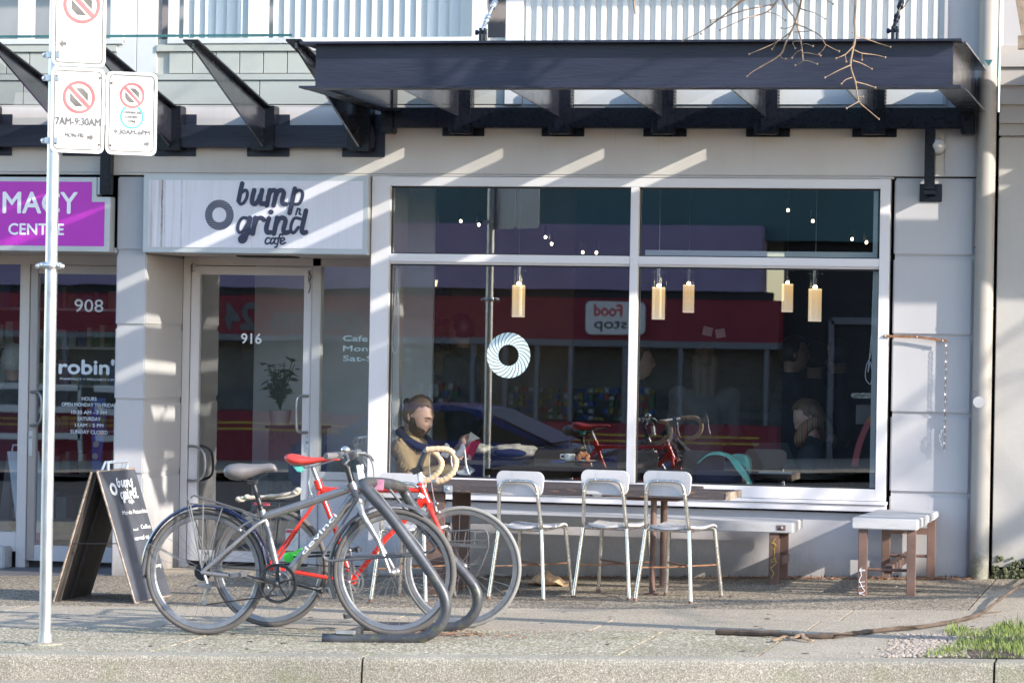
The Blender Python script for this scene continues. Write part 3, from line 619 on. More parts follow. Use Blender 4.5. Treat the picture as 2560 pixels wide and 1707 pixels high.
inn=[(-9.7,2.205),(-7.375,2.205),(-7.375,2.51),(-7.47,2.51),(-7.47,2.648),(-9.7,2.648)]
MB().prism([(x,-.103,z) for x,z in inn],(0,.002,0)).build('sign_face','purple',PS)
MB().box(-7.43,-7.40,-.10,-.0,2.56,2.68).build('sign_fin','alum',PS)
def pst(px,py):
    X,Z=W(px,py,-.10); return lambda x,y,l=0: Vector((X+x,-.1045-l,Z+y))
text('PHAR',pst(-205,532),.152,.58,.004).build('lettering','whitev',PS); text('MACY',pst(8,532),.152,.545,.018).build('lettering','whitev',PS); text('+ WELLNESS',pst(-345,586),.080,.985,.02).build('lettering','whitev',PS); text('CENTRE',pst(22,586),.080,.405,.02).build('lettering','whitev',PS)
# ---- downpipe
DP=thing('downpipe','beige downpipe with a round white sticker and mossy foot, right of the grooved pilaster','downpipe',(-1.37,-.07,.1))
MB().tube([(-1.37,-.065,.1),(-1.37,-.065,5.2)],.061,20).build('pipe','pipe',DP,smooth='auto')
for z in (3.30,1.86): MB().tube([(-1.37,-.065,z),(-1.37,-.065,z+.06 if z>3 else z+.012)],.064,20).build('collar','pipe',DP,smooth='auto')
a=V(2447,1005,-.13); MB().lathe([(.037,0),(.037,-.0015)],(a.x,-.128,a.z),20,'Y').build('sticker','sticker',DP)
for py in (618,978): 
    a=V(2437,py,-.12); MB().ball((a.x,-.122,a.z),.006).build('screw','rust',DP)
# ---- neighbour
N=thing('neighbour_building','white stuccoed building with overlapping siding boards, right of the downpipe','building',(0,0,0))
MB().box(-1.292,4.5,-.03,.4,.15,2.975).build('stucco_wall','stucco',N,bev=.004)
MB().box(-1.28,4.5,-.0,.4,2.97,5.2).build('upper_wall','wall',N)
for i,(z0,z1) in enumerate(zip((2.985,3.065,3.187,3.311,3.430),(3.068,3.19,3.314,3.433,3.568))):
    q=MB(); q.add([(x,y,z) for x in (-1.292,4.5) for (y,z) in ((-.048,z0),(-.022,z1),(.0,z1),(.0,z0))],[(0,1,5,4),(3,0,4,7),(0,3,2,1),(4,5,6,7),(1,2,6,5),(2,3,7,6)]); q.build('siding_board','siding',N)
q=MB()
for i in range(900):
    x=random.uniform(-1.29,1.2); z=.1+abs(random.gauss(0,.07)); q.ball((x,-.035-random.random()*.05*(1-min(1,(z-.1)/.2)),z+g(x,0)-.1),random.uniform(.006,.018),6,4)
q.build('moss','moss',N,kind='stuff')
MB().box(-1.29,4.5,-.06,-.031,.0,.20).build('footing','moss',N,bev=.02)
q=MB(); q.add([V(2532,-60,-.9),V(2560,60,-.9),V(2575,104,-.9),V(2660,104,-.9),V(2660,-60,-.9)],[(0,1,2,3,4)]); vv=[v.copy() for v in q.v]; q=MB().prism(vv,(0,.08,0)); 
# ---- neighbour's awning with slats (corner shows top right; unseen slats and gap added to shade this wall)
AW=thing('timber_awning','grey weathered timber awning at the top right corner, its unseen slats added for shade','awning',(1,-.8,3.5))
q=MB(); q.add([V(2525,-80,-.55),V(2556,104,-.55),V(2600,104,-.55),V(2600,-80,-.55)],[(0,1,2,3)]); MB().prism(list(q.v),(0,.06,0)).build('end_board','bark',AW)
a0=V(2545,60,-.5).x
for y in (-.3,-1.3): MB().box(a0+.05,6,y-.03,y+.03,3.42,3.5).build('beam','bark',AW)
k=0; yy=-.06
while yy>-1.34:
    wdt=.092; 
    x0=-.98 if yy>-.62 or yy<-.86 else .33+random.uniform(-.12,.25)
    MB().box(x0,6,yy-wdt,yy,3.43,3.455).build('slat','bark',AW); 
    if x0!=-.98: MB().box(-.98,-.12+random.uniform(-.2,.1),yy-wdt,yy,3.43,3.455).build('slat','bark',AW)
    if x0==2.05: MB().box(-.98,1.15,yy-wdt,yy,3.43,3.455).build('slat','bark',AW)
    yy-=.094
# ================================================================ CANOPIES
def ibeam(a,b,h,w,t,mt,par,name):   # horizontal I beam from a to b (bottom centre points)
    a=Vector(a);b=Vector(b); d=(b-a).normalized(); s=Vector((-d.y,d.x,0)); q=MB()
    sec=[(-w/2,0),(w/2,0),(w/2,t),(t/2,t),(t/2,h-t),(w/2,h-t),(w/2,h),(-w/2,h),(-w/2,h-t),(-t/2,h-t),(-t/2,t),(-w/2,t)]
    q.prism([a+s*x+Vector((0,0,z)) for x,z in sec],b-a); return q.build(name,mt,par)
CN=thing('steel_canopy','dark navy steel beam canopy with glass roof over the cafe window','canopy',(-3.4,-1,3.1))
MB().box(-5.40,-1.386,-2.085,-1.915,3.125,3.138).box(-5.40,-1.386,-2.085,-1.915,3.395,3.408).box(-5.318,-1.441,-2.007,-1.993,3.138,3.395).build('front_beam','beam',CN)
ibeam((-1.452,-1.9,3.127),(-1.452,-.14,3.127),.281,.16,.012,'fin',CN,'end_beam'); ibeam((-5.34,-1.9,3.127),(-5.34,-.14,3.127),.281,.12,.012,'fin',CN,'end_beam')
MB().box(-5.33,-1.50,-.12,-.03,3.025,3.16).build('back_beam','steel',CN,bev=.006)
for x in (-5.365,-4.865,-4.18,-3.488,-2.80,-2.10,-1.49):
    w_=.076 if x not in (-1.49,-5.365) else .042
    MB().box(x-w_,x+w_,-.145,-.02,2.985,3.36).build('post','steel',CN,bev=.006)
    if -5.3<x<-1.5:
        MB().box(x-.145,x+.145,-.014,-.001,2.975,3.15).build('wall_plate','steel',CN,bev=.002)
        MB().prism([(x-.012,y,z) for y,z in ((-.14,3.095),(-1.9,3.165),(-1.9,3.40),(-.14,3.335))],(.014,0,0)).build('fin','fin',CN)
        MB().box(x-.03,x+.03,-.16,-.145,3.0,3.30).build('bracket','steel',CN,bev=.003)
        q=MB()
        for k in range(16): q.ball((x+.078,-.10+.004*(k%2),3.0+k*.022),.006,5,4)
        q.build('weld','fin',CN,kind='stuff')
for i in range(5):
    x0=-5.28+i*.765; q=MB(); q.add([(x0,-1.9,3.412),(x0+.755,-1.9,3.412),(x0+.755,-.05,3.345),(x0,-.05,3.345)],[(0,1,2,3)]); q.build('roof_pane','roofglass',CN)
q=MB(); q.add([V(2460,150,-.3),V(2482,150,-.3),V(2472,166,-.3)],[(0,1,2)]); MB().prism(list(q.v),(0,.006,0)).build('glass_corner','glassedge',CN)
def tie(px0,py0,px1,py1,Y0,lab):
    T=thing('tie_rod',lab,'tie rod',V(px0,py0,Y0),'tie rods holding up the canopy'); a=V(px0,py0,Y0); b=V(px1,py1,Y0+.25); d=b-a
    q=MB(); q.tube([a,a+d*.3],.012,8); q.tube([a+d*.3,a+d*.42],.016,8); q.tube([a+d*.42,a+d*1.6],.008,8); q.build('rod','galv' if px0<1500 else 'steel',T,smooth=True)
    MB().tube([a+d*.42,a+d*.48],.020,8).tube([a+d*.75,a+d*.95],.018,8).build('turnbuckle','galv' if px0<1500 else 'steel',T,smooth=True)
    c=a; MB().box(c.x-.007,c.x+.007,c.y-.03,c.y+.03,3.405,c.z+.025).box(c.x+.02,c.x+.03,c.y-.03,c.y+.03,3.405,c.z+.025).build('clevis','steel',T)
    MB().lathe([(.017,-.035),(.017,-.02),(.010,-.018),(.010,.035)],c,6,'X').build('bolt','fender',T)
tie(1203,82,1240,0,-2.0,'bright steel tie rod with turnbuckle, left of the corrugated cladding'); tie(2232,78,2255,0,-2.0,'dark tie rod with turnbuckle in front of the corrugated cladding, on the right')
GC=thing('glass_canopy','sloping glass canopy on black tapered fins over the two shop doors','canopy',(-7,-.8,3.1))
MB().box(-9.6,-5.47,-.12,-.03,2.888,3.04).build('back_beam','beam',GC,bev=.006)
for x in (-8.25,-7.575,-6.903,-6.235,-5.56):
    MB().box(x-.08,x+.08,-.15,-.02,2.868,3.17).build('post','steel',GC,bev=.006)
    MB().box(x-.15,x+.15,-.014,-.001,2.832,3.12).build('wall_plate','beam',GC,bev=.002)
    MB().prism([(x+.003,y,z) for y,z in ((-.15,2.885),(-1.66,3.41),(-1.66,3.45),(-.15,3.155))],(.014,0,0)).build('fin','fin',GC)
    MB().prism([(x-.045,y,z) for y,z in ((-.15,3.155),(-1.70,3.451),(-1.70,3.463),(-.15,3.167))],(.10,0,0)).build('fin_flange','steel',GC)
for i in range(6):
    x0=-9.58+i*.6735+.0; x1=x0+.665
    q=MB(); q.add([(x0,-1.76,3.480),(x1,-1.76,3.480),(x1,-.06,3.165),(x0,-.06,3.165)],[(0,1,2,3)]); q.build('roof_pane','roofglass',GC)
    MB().box(x0,x1,-1.766,-1.76,3.472,3.488).build('glass_edge','glassedge',GC)
for lab,b,pl in (('black steel bracket post dropping into the notch of the magenta sign',(-7.404,-7.331,-.13,-.05,2.56,2.9),None),('black steel bracket post with a square plate on the right pilaster',(-1.762,-1.697,-.12,-.04,2.63,3.03),(-1.80,-1.655,2.555,2.672))):
    T=thing('bracket_post',lab,'bracket',(b[0],b[2],b[4]),'bracket posts under the canopies'); MB().box(*b).build('post','steel',T,bev=.004)
    if pl:
        MB().box(pl[0],pl[1],-.012,-.001,pl[2],pl[3]).build('plate','steel',T,bev=.002); MB().box(-1.765,-1.694,-.12,-.012,2.60,2.625).build('foot','steel',T,bev=.002)
GL=thing('wall_globe_light','round frosted wall light right of the bracket post','wall light',(-1.62,-.05,2.93))
a=V(2342,366,-.07); MB().ball((a.x,-.07,a.z),.055,20,14).build('globe','globe',GL,smooth=True); MB().lathe([(.045,0),(.045,-.02)],(a.x,-.001,a.z-.01),16,'Y').build('base','pipe',GL)
# ---- chain and rusty flat bar on the right pilaster
HB=thing('rusty_bar','rusty flat steel bar screwed across the window frame, with a chain hanging from its end','bar',V(2210,841,-.04))
a=V(2209,840,-.04);b=V(2292,842,-.045);c=V(2368,852,-.05)
q=MB(); 
for p_,q_ in ((a,b),(b,c)):
    q.prism([p_+Vector((0,0,-.009)),q_+Vector((0,0,-.009)),q_+Vector((0,0,.009)),p_+Vector((0,0,.009))],(0,.006,0))
q.build('bar','orust',HB)
for p_ in (a+Vector((.01,0,0)),b,c-Vector((.03,0,0))): MB().ball(p_+Vector((0,-.002,0)),.006).build('bolt','galv',HB,smooth=True)
CH=thing('hanging_chain','thin rusty chain hanging from the rusty bar, its end doubled back','chain',V(2366,862,-.045))
def link(c,L,ang):
    q=MB(); pts=[]
    for k in range(12):
        t=2*math.pi*k/12; x=.0062*math.cos(t); z=(L/2-.004)*math.sin(t)+(.0); pts.append(Vector((x*math.cos(ang),x*math.sin(ang),z))+c)
    return q.tube(pts,.0019,5,True)
zt=V(2366,862,-.045); zb=V(2361,1133,-.045); n=int((zt.z-zb.z)/.0175)
for i in range(n):
    c=zt.lerp(zb,i/n)+Vector((random.uniform(-.002,.002),0,0)); link(c,.0245,(i%2)*1.35+.2).build('link','rust' if i%3 else 'galv',CH)
for i in range(7):
    c=V(2356-6*math.sin(i*.5),1075+i*6,-.05); link(c,.0245,(i%2)*1.35).build('link','galv',CH)
# ================================================================ POLE AND PARKING SIGNS
PX,PY=-5.847,-5.0; gz=g(PX,PY)
P_=thing('sign_pole','tall galvanised steel pole carrying the parking signs, at the left kerb','pole',(PX,PY,gz))
MB().tube([(PX,PY,gz),(PX,PY,4.6)],.0315,20).build('pole','galv',P_,smooth='auto')
MB().tube([(PX,PY,gz),(PX,PY,gz+.055)],.037,20).build('base_collar','galv',P_,smooth='auto')
MB().lathe([(.10,0),(.09,.008),(.04,.012)],(PX,PY,gz),16).build('base_patch','kerb',P_)
def clamp(px,py):
    a=V(px,py,PY-.02); q=MB(); q.box(PX-.037,PX+.037,PY-.037,PY+.037,a.z-.016,a.z+.016); q.box(PX-.062,PX-.034,PY-.02,PY+.01,a.z-.013,a.z+.013); q.ball((PX-.055,PY-.028,a.z),.009,6,4)
    return q
for py in (138,196,352): clamp(122,py).build('clamp','galv',P_,bev=.003)
a=V(130,664,PY); q=MB(); q.box(PX-.037,PX+.037,PY-.04,PY+.04,a.z-.017,a.z+.017); 
for s_ in (-1,1):
    for k in range(4): q.ball((PX+s_*(.045+.008*k),PY-.03+.01*(k%2),a.z+random.uniform(-.006,.006)),.013,6,4)
q.build('clamp','galv',P_,smooth=True)
dS=Vector((math.cos(R_(33)),math.sin(R_(33)),0)); nS=Vector((dS.y,-dS.x,0))
def psign(lab,O,w,h,items,bolts,k_=.93):
    T=thing('parking_sign',lab,'parking sign',O,'parking signs on the pole'); O=Vector(O)
    def mp(x,y,l=0): return O+dS*x*k_+Vector((0,0,y*k_))+nS*(.0025+l)
    def rr(x0,x1,y0,y1,r,n=5): return [(cx+r*math.cos(t),cy+r*math.sin(t)) for cx,cy,a0 in ((x1-r,y1-r,0),(x0+r,y1-r,90),(x0+r,y0+r,180),(x1-r,y0+r,270)) for t in [R_(a0+90*k/n) for k in range(n+1)]]
    MB().prism([mp(x,y,-.002) for x,y in rr(0,w,0,h,.035)],-nS*.002).build('sign_plate','signw',T)
    A=rr(.016,w-.016,.016,h-.016,.025);Bq=rr(.022,w-.022,.022,h-.022,.020); n=len(A); q=MB(); q.add([mp(*p,.0002) for p in A+Bq],[(i,(i+1)%n,n+(i+1)%n,n+i) for i in range(n)]); q.build('border','signk',T)
    for it in items:
        if it[0]=='no':
            _,cx,cy,r=it; q=MB()
            oc=[(cx+.60*r*math.cos(R_(22.5+45*k)),cy+.60*r*math.sin(R_(22.5+45*k))) for k in range(8)]
            q.add([mp(*p,.0003) for p in oc],[tuple(range(8))]); q.build('octagon','signk',T)
            q=MB(); u=Vector((.64,-.77)).normalized() if 0 else Vector((.707,-.707)); v=Vector((u.y,-u.x))
            def bar(wd,l,lift,mt,nm):
                q=MB(); c=Vector((cx,cy)); q.add([mp(*(c+u*a+v*b),lift) for a,b in ((-l,-wd),(l,-wd),(l,wd),(-l,wd))],[(0,1,2,3)]); q.build(nm,mt,T)
            bar(.21*r,.80*r,.0006,'signw','slash_edge'); bar(.13*r,.88*r,.0009,'signr','slash')
            q=MB(); n=40; q.add([mp(cx+k*math.cos(2*math.pi*i/n),cy+k*math.sin(2*math.pi*i/n),.0012) for k in (r,.82*r) for i in range(n)],[(i,(i+1)%n,n+(i+1)%n,n+i) for i in range(n)]); q.build('ring','signr',T)
        if it[0]=='gring':
            _,cx,cy,r=it; q=MB(); n=40; q.add([mp(cx+k*math.cos(2*math.pi*i/n),cy+k*math.sin(2*math.pi*i/n),.0006) for k in (r,.86*r) for i in range(n)],[(i,(i+1)%n,n+(i+1)%n,n+i) for i in range(n)]); q.build('ring','signg',T)
        if it[0]=='t':
            _,s_,cx,y,hh,wd,mt=it; text(s_,lambda x,yy,l=0: mp(cx+x,y+yy,.0004+l),hh,wd,.028,'CENTER').build('lettering',mt,T)
        if it[0]=='ar':
            _,cx,cy,s_,mt=it; k=abs(s_); d=1 if s_>0 else -1
            q=MB(); q.add([mp(cx+d*x*k,cy+y*k,.0005) for x,y in ((.5,0),(0,.55),(0.02,.22),(-.5,.22),(-.38,0),(-.5,-.22),(.02,-.22),(0,-.55))],[(0,1,2),(0,2,6),(0,6,7),(2,3,4),(2,4,6),(4,5,6)]); q.build('arrow',mt,T)
    for bx,by in bolts: MB().ball(mp(bx,by,.001),.006,8,5).build('bolt','rust',T,smooth=True)
    return T
o1=V(129,168,PY-.045); s2=.305
z2=V(127.5,380,PY-.045).z+.0; z2t=V(131,167,PY-.045).z
hh=(z2t-z2)/.93; base=Vector((o1.x,PY-.045,z2))
psign('upper no stopping sign with a left arrow, cut off by the top edge',(base.x,base.y,z2+hh*.93+.008),s2,hh,[('no',.165,.345,.105),('ar',.062,.122,-.045,'signk')],[(.035,.075)])
psign('no stopping sign reading 7AM-9:30AM MON-FRI, lower left of the three',tuple(base),s2,hh,[('no',.158,.312,.092),('t','7AM-9:30AM',.155,.155,.044,.255,'signt'),('t','MON-FRI',.135,.087,.024,.105,'signt'),('ar',.225,.089,.040,'signk')],[(.03,.05),(.275,.05),(.03,.425),(.275,.425)])
psign('no stopping sign with a green COMMERCIAL LOADING ZONE ring, right of the other two',tuple(base+dS*(s2*.93+.008)),s2-.012,hh-.01,[('no',.148,.335,.072),('gring',.148,.215,.068),('t','COMMERCIAL',.148,.232,.015,.108,'signt'),('t','LOADING',.148,.207,.015,.074,'signt'),('t','ZONE',.148,.182,.015,.046,'signk'),('t','9:30AM-6PM',.150,.115,.028,.205,'signt'),('ar',.235,.065,.036,'signt')],[(.03,.05),(.03,.40)])
# ================================================================ A-BOARD
AB=thing('sandwich_board','black chalkboard sandwich board lettered bump n grind, with chalk notes, left of the bicycles','sandwich board',(-6.56,-2.0,-.05))
nf=Vector((-6.287,-2.38,g(-6.287,0)+.005)); ff=Vector((-6.277,-1.755,g(-6.277,0)+.005)); lf=Vector((-6.856,-2.27,g(-6.856,0)+.005)); lb=Vector((-6.846,-1.68,g(-6.846,0)+.005))
nt_=V(244,1178,-2.34); ft_=V(337,1170,-1.73); lt_=V(230,1179,-2.33); ltb=lt_+(ft_-nt_)
def panel(a,b,c,d,th,mt,name,nrm):
    return MB().prism([a,b,c,d],nrm*th).build(name,mt,AB)
n1=((ff-nf).cross(nt_-nf)).normalized(); 
if n1.x<0: n1=-n1
panel(nf,ff,ft_,nt_,-.010,'board','right_panel',n1)
n2=((lb-lf).cross(lt_-lf)).normalized(); 
if n2.x>0: n2=-n2
panel(lf,lb,ltb,lt_,-.010,'boardin','left_panel',n2)
def edge(a,b): MB().tube([a,b],.007,5).build('worn_edge','boardedge',AB)
for a,b in ((nf,nt_),(lf,lt_),(nf,ff),(lf,lb),(nt_,ft_)): edge(a-n1*.004,b-n1*.004)
for o_ in (.06,.40):   # inner battens
    a=lf.lerp(lb,o_)-n2*.018; b=lt_.lerp(ltb,o_)-n2*.018; MB().tube([a,b],.012,4).build('batten','boardin',AB)
h0=nt_.lerp(ft_,.28); h1=nt_.lerp(ft_,.78); hz=Vector((0,0,.05))
q=MB(); q.tube([h0,h0+hz,h1+hz,h1],.010,6); q.tube([h0+Vector((-.04,0,0)),h0+hz+Vector((-.02,0,0)),h1+hz+Vector((-.02,0,0)),h1+Vector((-.04,0,0))],.008,6); q.build('handle','whitev',AB)
MB().tube([lf.lerp(lt_,.45)-n2*.01,nf.lerp(nt_,.45)],.003,5).build('stay_cord','black',AB)
def abm(u,v,l=0):  # u 0..1 near->far, v 0..1 top->bottom
    return nt_.lerp(ft_,u).lerp(nf.lerp(ff,u),v)+n1*(.007+l)
logo(lambda x,y,l=0: abm(.36+(x-880)/1650,.068+(y-75)/3300,l),AB,'whitev',ringc=(700,330))
def chalk(s,u,v,wd,hh,sl=0):
    t=text(s,lambda x,y,l=0: abm(u+x,v-y+sl*x,l),hh,wd,.01,shear=.1); t.build('chalk_writing','chalk',AB)
chalk('Marvin Pezombie',.30,.345,.66,.034,.01); chalk('iced',.46,.475,.13,.02); chalk('Coffee',.68,.468,.26,.034,.02); chalk('normal or',.42,.548,.40,.036); chalk('decaf',.78,.56,.2,.028); chalk('Late',.40,.775,.22,.050); chalk('Sunny',.70,.775,.24,.034)
# ================================================================ BIKE RACK
RK=thing('bicycle_rack','dark bent tube bicycle rack with two slanting legs and thin wire loops','bicycle rack',(-4.5,-3.4,-.07))
yn,yf=-4.74,-4.08
near=[V(x,y,yn) for x,y in ((808,1594),(950,1594),(1050,1592),(1092,1575),(1112,1540),(1115,1500),(1098,1462),(1021,1345),(950,1245),(918,1222))]
# legs measured on the photo; the crossbar runs back between them
nl=[V(808,1596,yn),V(1020,1596,yn),V(1072,1590,yn),V(1103,1565,yn),V(1118,1525,yn),V(1115,1487,yn),V(1096,1452,yn),V(1030,1360,yn),V(962,1285,yn) ,V(926,1238,yn)]
nl=[V(808,1596,yn),V(1010,1596,yn),V(1065,1588,yn),V(1100,1562,yn),V(1117,1520,yn),V(1113,1482,yn),V(1090,1442,yn),V(1010,1336,yn),V(918,1258,yn)]
nl=[V(808,1596,yn),V(1010,1597,yn),V(1065,1589,yn),V(1099,1563,yn),V(1114,1525,yn),V(1110,1487,yn),V(1088,1448,yn),V(1010,1345,yn),V(940,1272,yn),V(914,1240,yn)]
# straight slanting run: (1088,1448) up to (912,1232)
nl=nl[:7]+[V(1040,1378,yn),V(975,1290,yn),V(925,1235,yn)]
top=[V(908,1214,yn+.02),V(918,1206,yn+.12),V(965,1208,yn+.34),V(1000,1217,yf-.06),V(1012,1230,yf)]
fl_=[V(1030,1262,yf),V(1075,1322,yf),V(1122,1387,yf),V(1160,1432,yf),V(1188,1470,yf),V(1194,1505,yf),V(1180,1540,yf),V(1150,1562,yf),V(1110,1568,yf),V(905,1566,yf)]
MB().tube(cat(nl+top+fl_,5),.029,16).build('tube','rack',RK,smooth=True)
def lp(y,dx,dy,nm='wire_loop'):
    a=[V(x+dx,yy+dy,y) for x,yy in ((935,1222),(1000,1303),(1052,1366),(1056,1380),(1046,1387),(1010,1389),(860,1399),(822,1401),(810,1392),(812,1382),(850,1318),(905,1232))]
    MB().tube(cat(a,4,True),.0075,8,True).build(nm,'wire',RK,smooth=True)
lp(yn+.07,0,0); lp(yn+.38,30,-8)
a=V(968,1208,yn+.28); MB().obox((a.x-.02,a.y-.10,a.z-.002),(.028,.002,.028),(0,R_(4),0)).build('sticker','pink',RK)
a=V(862,1583,yn-.03); MB().obox((a.x,yn-.012,a.z+.006),(.048,.014,.009)).build('label_plate','galv',RK)
a=V(893,1572,yn+.15); MB().obox((a.x,a.y,g(a.x,a.y)+.03),(.012,.08,.03)).build('foot_plate','rack',RK)
# ================================================================ BICYCLES
def wheel(par,c,R,rt,Y,tyre,rimw=.012,spokes=28,rot=0,prot=0):
    x,_,z=c
    wl=MB(); n=64; wl.tube([(x+(R-rt)*math.cos(2*math.pi*i/n),Y,z+(R-rt)*math.sin(2*math.pi*i/n)) for i in range(n)],rt,10,True); wh=wl.build('tyre',tyre,par,smooth=True)
    q=MB(); r=R-2*rt-.003; k=len(q.v)
    sec=[(r+.004,-rimw),(r+.004,rimw),(r-.016,rimw*.8),(r-.022,0),(r-.016,-rimw*.8)]
    for i in range(n):
        t=2*math.pi*i/n
        for rr,yy in sec: q.v.append(Vector((x+rr*math.cos(t),Y+yy,z+rr*math.sin(t))))
    q.f+=[(i*5+j,i*5+(j+1)%5,((i+1)%n)*5+(j+1)%5,((i+1)%n)*5+j) for i in range(n) for j in range(5)]
    q.build('rim','silver',wh,smooth='auto')
    q=MB()
    for i in range(spokes):
        t=2*math.pi*(i+rot)/spokes; off=(.55 if i%4<2 else -.55); yy=.028*(1 if i%2 else -1)
        q.tube([(x+(r-.018)*math.cos(t),Y,z+(r-.018)*math.sin(t)),(x+.02*math.cos(t+off*2),Y+yy,z+.02*math.sin(t+off*2))],.0013,4)
    q.build('spokes','silver',wh,kind='stuff')
    q=MB(); q.lathe([(.006,-.055),(.012,-.05),(.022,-.032),(.022,-.026),(.013,-.02),(.013,.02),(.022,.026),(.022,.032),(.012,.05),(.006,.055)],(x,Y,z),16,'Y'); q.build('hub','silver',wh,smooth='auto'); return wh
def gz2(px,py,Y,R):   # wheel centre touching the ground
    x=W(px,py,Y)[0]; return Vector((x,Y,g(x,Y)+R))
def frame(par,mt,Y,segs,name='frame'):
    q=MB()
    for pts,r,fl in segs: q.tube([V(p[0],p[1],Y) for p in pts],r*.95,14,flat=fl)
    return q.build(name,mt,par,smooth='auto')
def chainring(par,c,Y,r,mt,armmt,guard=True):
    q=MB(); n=36; k=0
    for i in range(n):
        t=2*math.pi*i/n; r1=r*(1 if i%2 or guard else .95)
        for rr in (r1,r*.86): q.v.append(Vector((c.x+rr*math.cos(t),Y,c.z+rr*math.sin(t)))); q.v.append(Vector((c.x+rr*math.cos(t),Y+.004,c.z+rr*math.sin(t))))
    q.f+=[tuple([(i*4+a)%(n*4),(i*4+b)%(n*4),((i+1)*4+b)%(n*4),((i+1)*4+a)%(n*4)]) for i in range(n) for a,b in ((0,1),(1,3),(3,2),(2,0))]
    for i in range(5):
        t=2*math.pi*i/5+.3; q.tube([c+Vector((.01*math.cos(t),Y-c.y,.01*math.sin(t))),c+Vector((r*.9*math.cos(t),Y-c.y,r*.9*math.sin(t)))],[.014,.007],6,flat=.4)
    if guard:
        for i in range(n):
            pass
        q.tube([(c.x+r*.97*math.cos(2*math.pi*i/n),Y+.003,c.z+r*.97*math.sin(2*math.pi*i/n)) for i in range(n)],.006,6,True)
    o=q.build('chainring',mt,par,smooth='auto')
    MB().tube([(c.x+r*.6*math.cos(2*math.pi*i/n),Y+.012,c.z+r*.6*math.sin(2*math.pi*i/n)) for i in range(n)],.006,6,True).build('inner_ring','silver',o,smooth=True); return o
def crank(par,c,tip,Y,mt,pm='silver',w=.013):
    q=MB(); a=Vector((c.x,Y,c.z)); b=Vector((tip.x,Y,tip.z)); q.tube([a,b],[w,w*.72],8,flat=.5); q.ball(a,(w*1.3,.012,w*1.3)); q.ball(b,(w,.01,w)); o=q.build('crank_arm',mt,par,smooth='auto')
    s=-1 if Y<c.y else 1
    q=MB(); q.tube([b,b+Vector((0,s*.02,0))],.006,6); 
    cc=b+Vector((0,s*.065,0))
    for dx in (-.032,.032): q.obox(cc+Vector((dx,0,0)),(.006,.045,.012),(0,R_(-12),0))
    for dy in (-.04,.04): q.obox(cc+Vector((0,dy,0)),(.032,.005,.011),(0,R_(-12),0))
    q.tube([b+Vector((0,s*.02,0)),b+Vector((0,s*.105,0))],.010,8); q.build('pedal',pm,o)
def saddle(par,pts,Y,wid,mt):   # pts: outline rows (px, top y, bottom y, half width m)
    q=MB(); n=14
    for (px,yt,yb,hw) in pts:
        T=V(px,yt,Y); Bt=V(px,yb,Y)
        for j in range(n):
            t=2*math.pi*j/n; cz=(T.z+Bt.z)/2; hz=(T.z-Bt.z)/2
            y=math.cos(t)*hw; z=math.sin(t)*hz; 
            if z<0: y*=.93
            q.v.append(Vector((T.x,Y+y,cz+z)))
    N=len(pts); q.f+=[(i*n+j,i*n+(j+1)%n,(i+1)*n+(j+1)%n,(i+1)*n+j) for i in range(N-1) for j in range(n)]+[tuple(range(n)),tuple((N-1)*n+j for j in reversed(range(n)))]
    return q.build('saddle',mt,par,smooth=True)
# ---- grey city bike
YB=-4.40
GB=thing('grey_bicycle','grey hybrid bicycle with navy mudguards and a grey saddle, nearest in the rack','bicycle',(-5.0,YB,-.08))
Rw=.338; cr=gz2(514,1425,YB,Rw); cf=gz2(986,1419,YB,Rw)
wheel(GB,cr,Rw,.0165,YB,'tyre'); wheel(GB,cf,Rw,.0165,YB,'tyre',rot=.5)
cb=V(701,1456,YB)
F=frame(GB,'grey',YB,[([(664,1290),(768,1257),(870,1222)],.0235,1),([(884,1240),(820,1320),(770,1372),(706,1450)],.0255,1),([(657,1282),(672,1330),(701,1456)],.0185,1),([(878,1206),(901,1262)],.024,1)])
q=MB()
for s_ in (-1,1):
    q.tube([V(660,1300,YB+s_*.018),V(640,1312,YB+s_*.05),Vector((cr.x,YB+s_*.07,cr.z))],.0105,10); q.tube([Vector((cr.x,YB+s_*.07,cr.z)),V(600,1443,YB+s_*.065),V(690,1455,YB+s_*.03)],.0115,10)
q.tube([V(701,1456,YB-.04),V(701,1456,YB+.04)],.026,14); q.build('rear_triangle','grey',F,smooth='auto')
q=MB(); 
for s_ in (-1,1): q.tube([V(900,1262,YB+s_*.03),V(906,1285,YB+s_*.052),V(945,1350,YB+s_*.058),Vector((cf.x-.01,YB+s_*.055,cf.z+.0))],[.019,.018,.014,.010],10)
q.tube([V(900,1262,YB-.045),V(900,1262,YB+.045)],.02,10); q.build('fork','silver',GB,smooth='auto')
def along(p0,p1,s,h,wd,Y,mt,par,dy):
    a=V(*p0,Y);b=V(*p1,Y); d=(b-a).normalized(); u=Vector((-d.z,0,d.x)); text(s,lambda x,y,l=0:a+d*x+u*y+Vector((0,dy-l,0)),h,wd,.004).build('lettering',mt,par)
along((763,1386),(851,1283),'devinci',.026,.28,YB,'whitev',F,-.0265)
MB().tube([V(657,1284,YB),V(634,1209,YB)],.0135,12).build('seat_post','black',GB,smooth='auto')
MB().tube([V(659,1290,YB),V(655,1275,YB)],.020,12).build('seat_clamp','silver',GB,smooth='auto')
q=MB(); q.tube([V(600,1197,YB-.02),V(632,1204,YB-.022),V(668,1183,YB-.015)],.004,6); q.tube([V(600,1197,YB+.02),V(632,1204,YB+.022),V(668,1183,YB+.015)],.004,6); q.obox(V(632,1204,YB),(.022,.024,.012)); q.build('saddle_rails','black',GB)
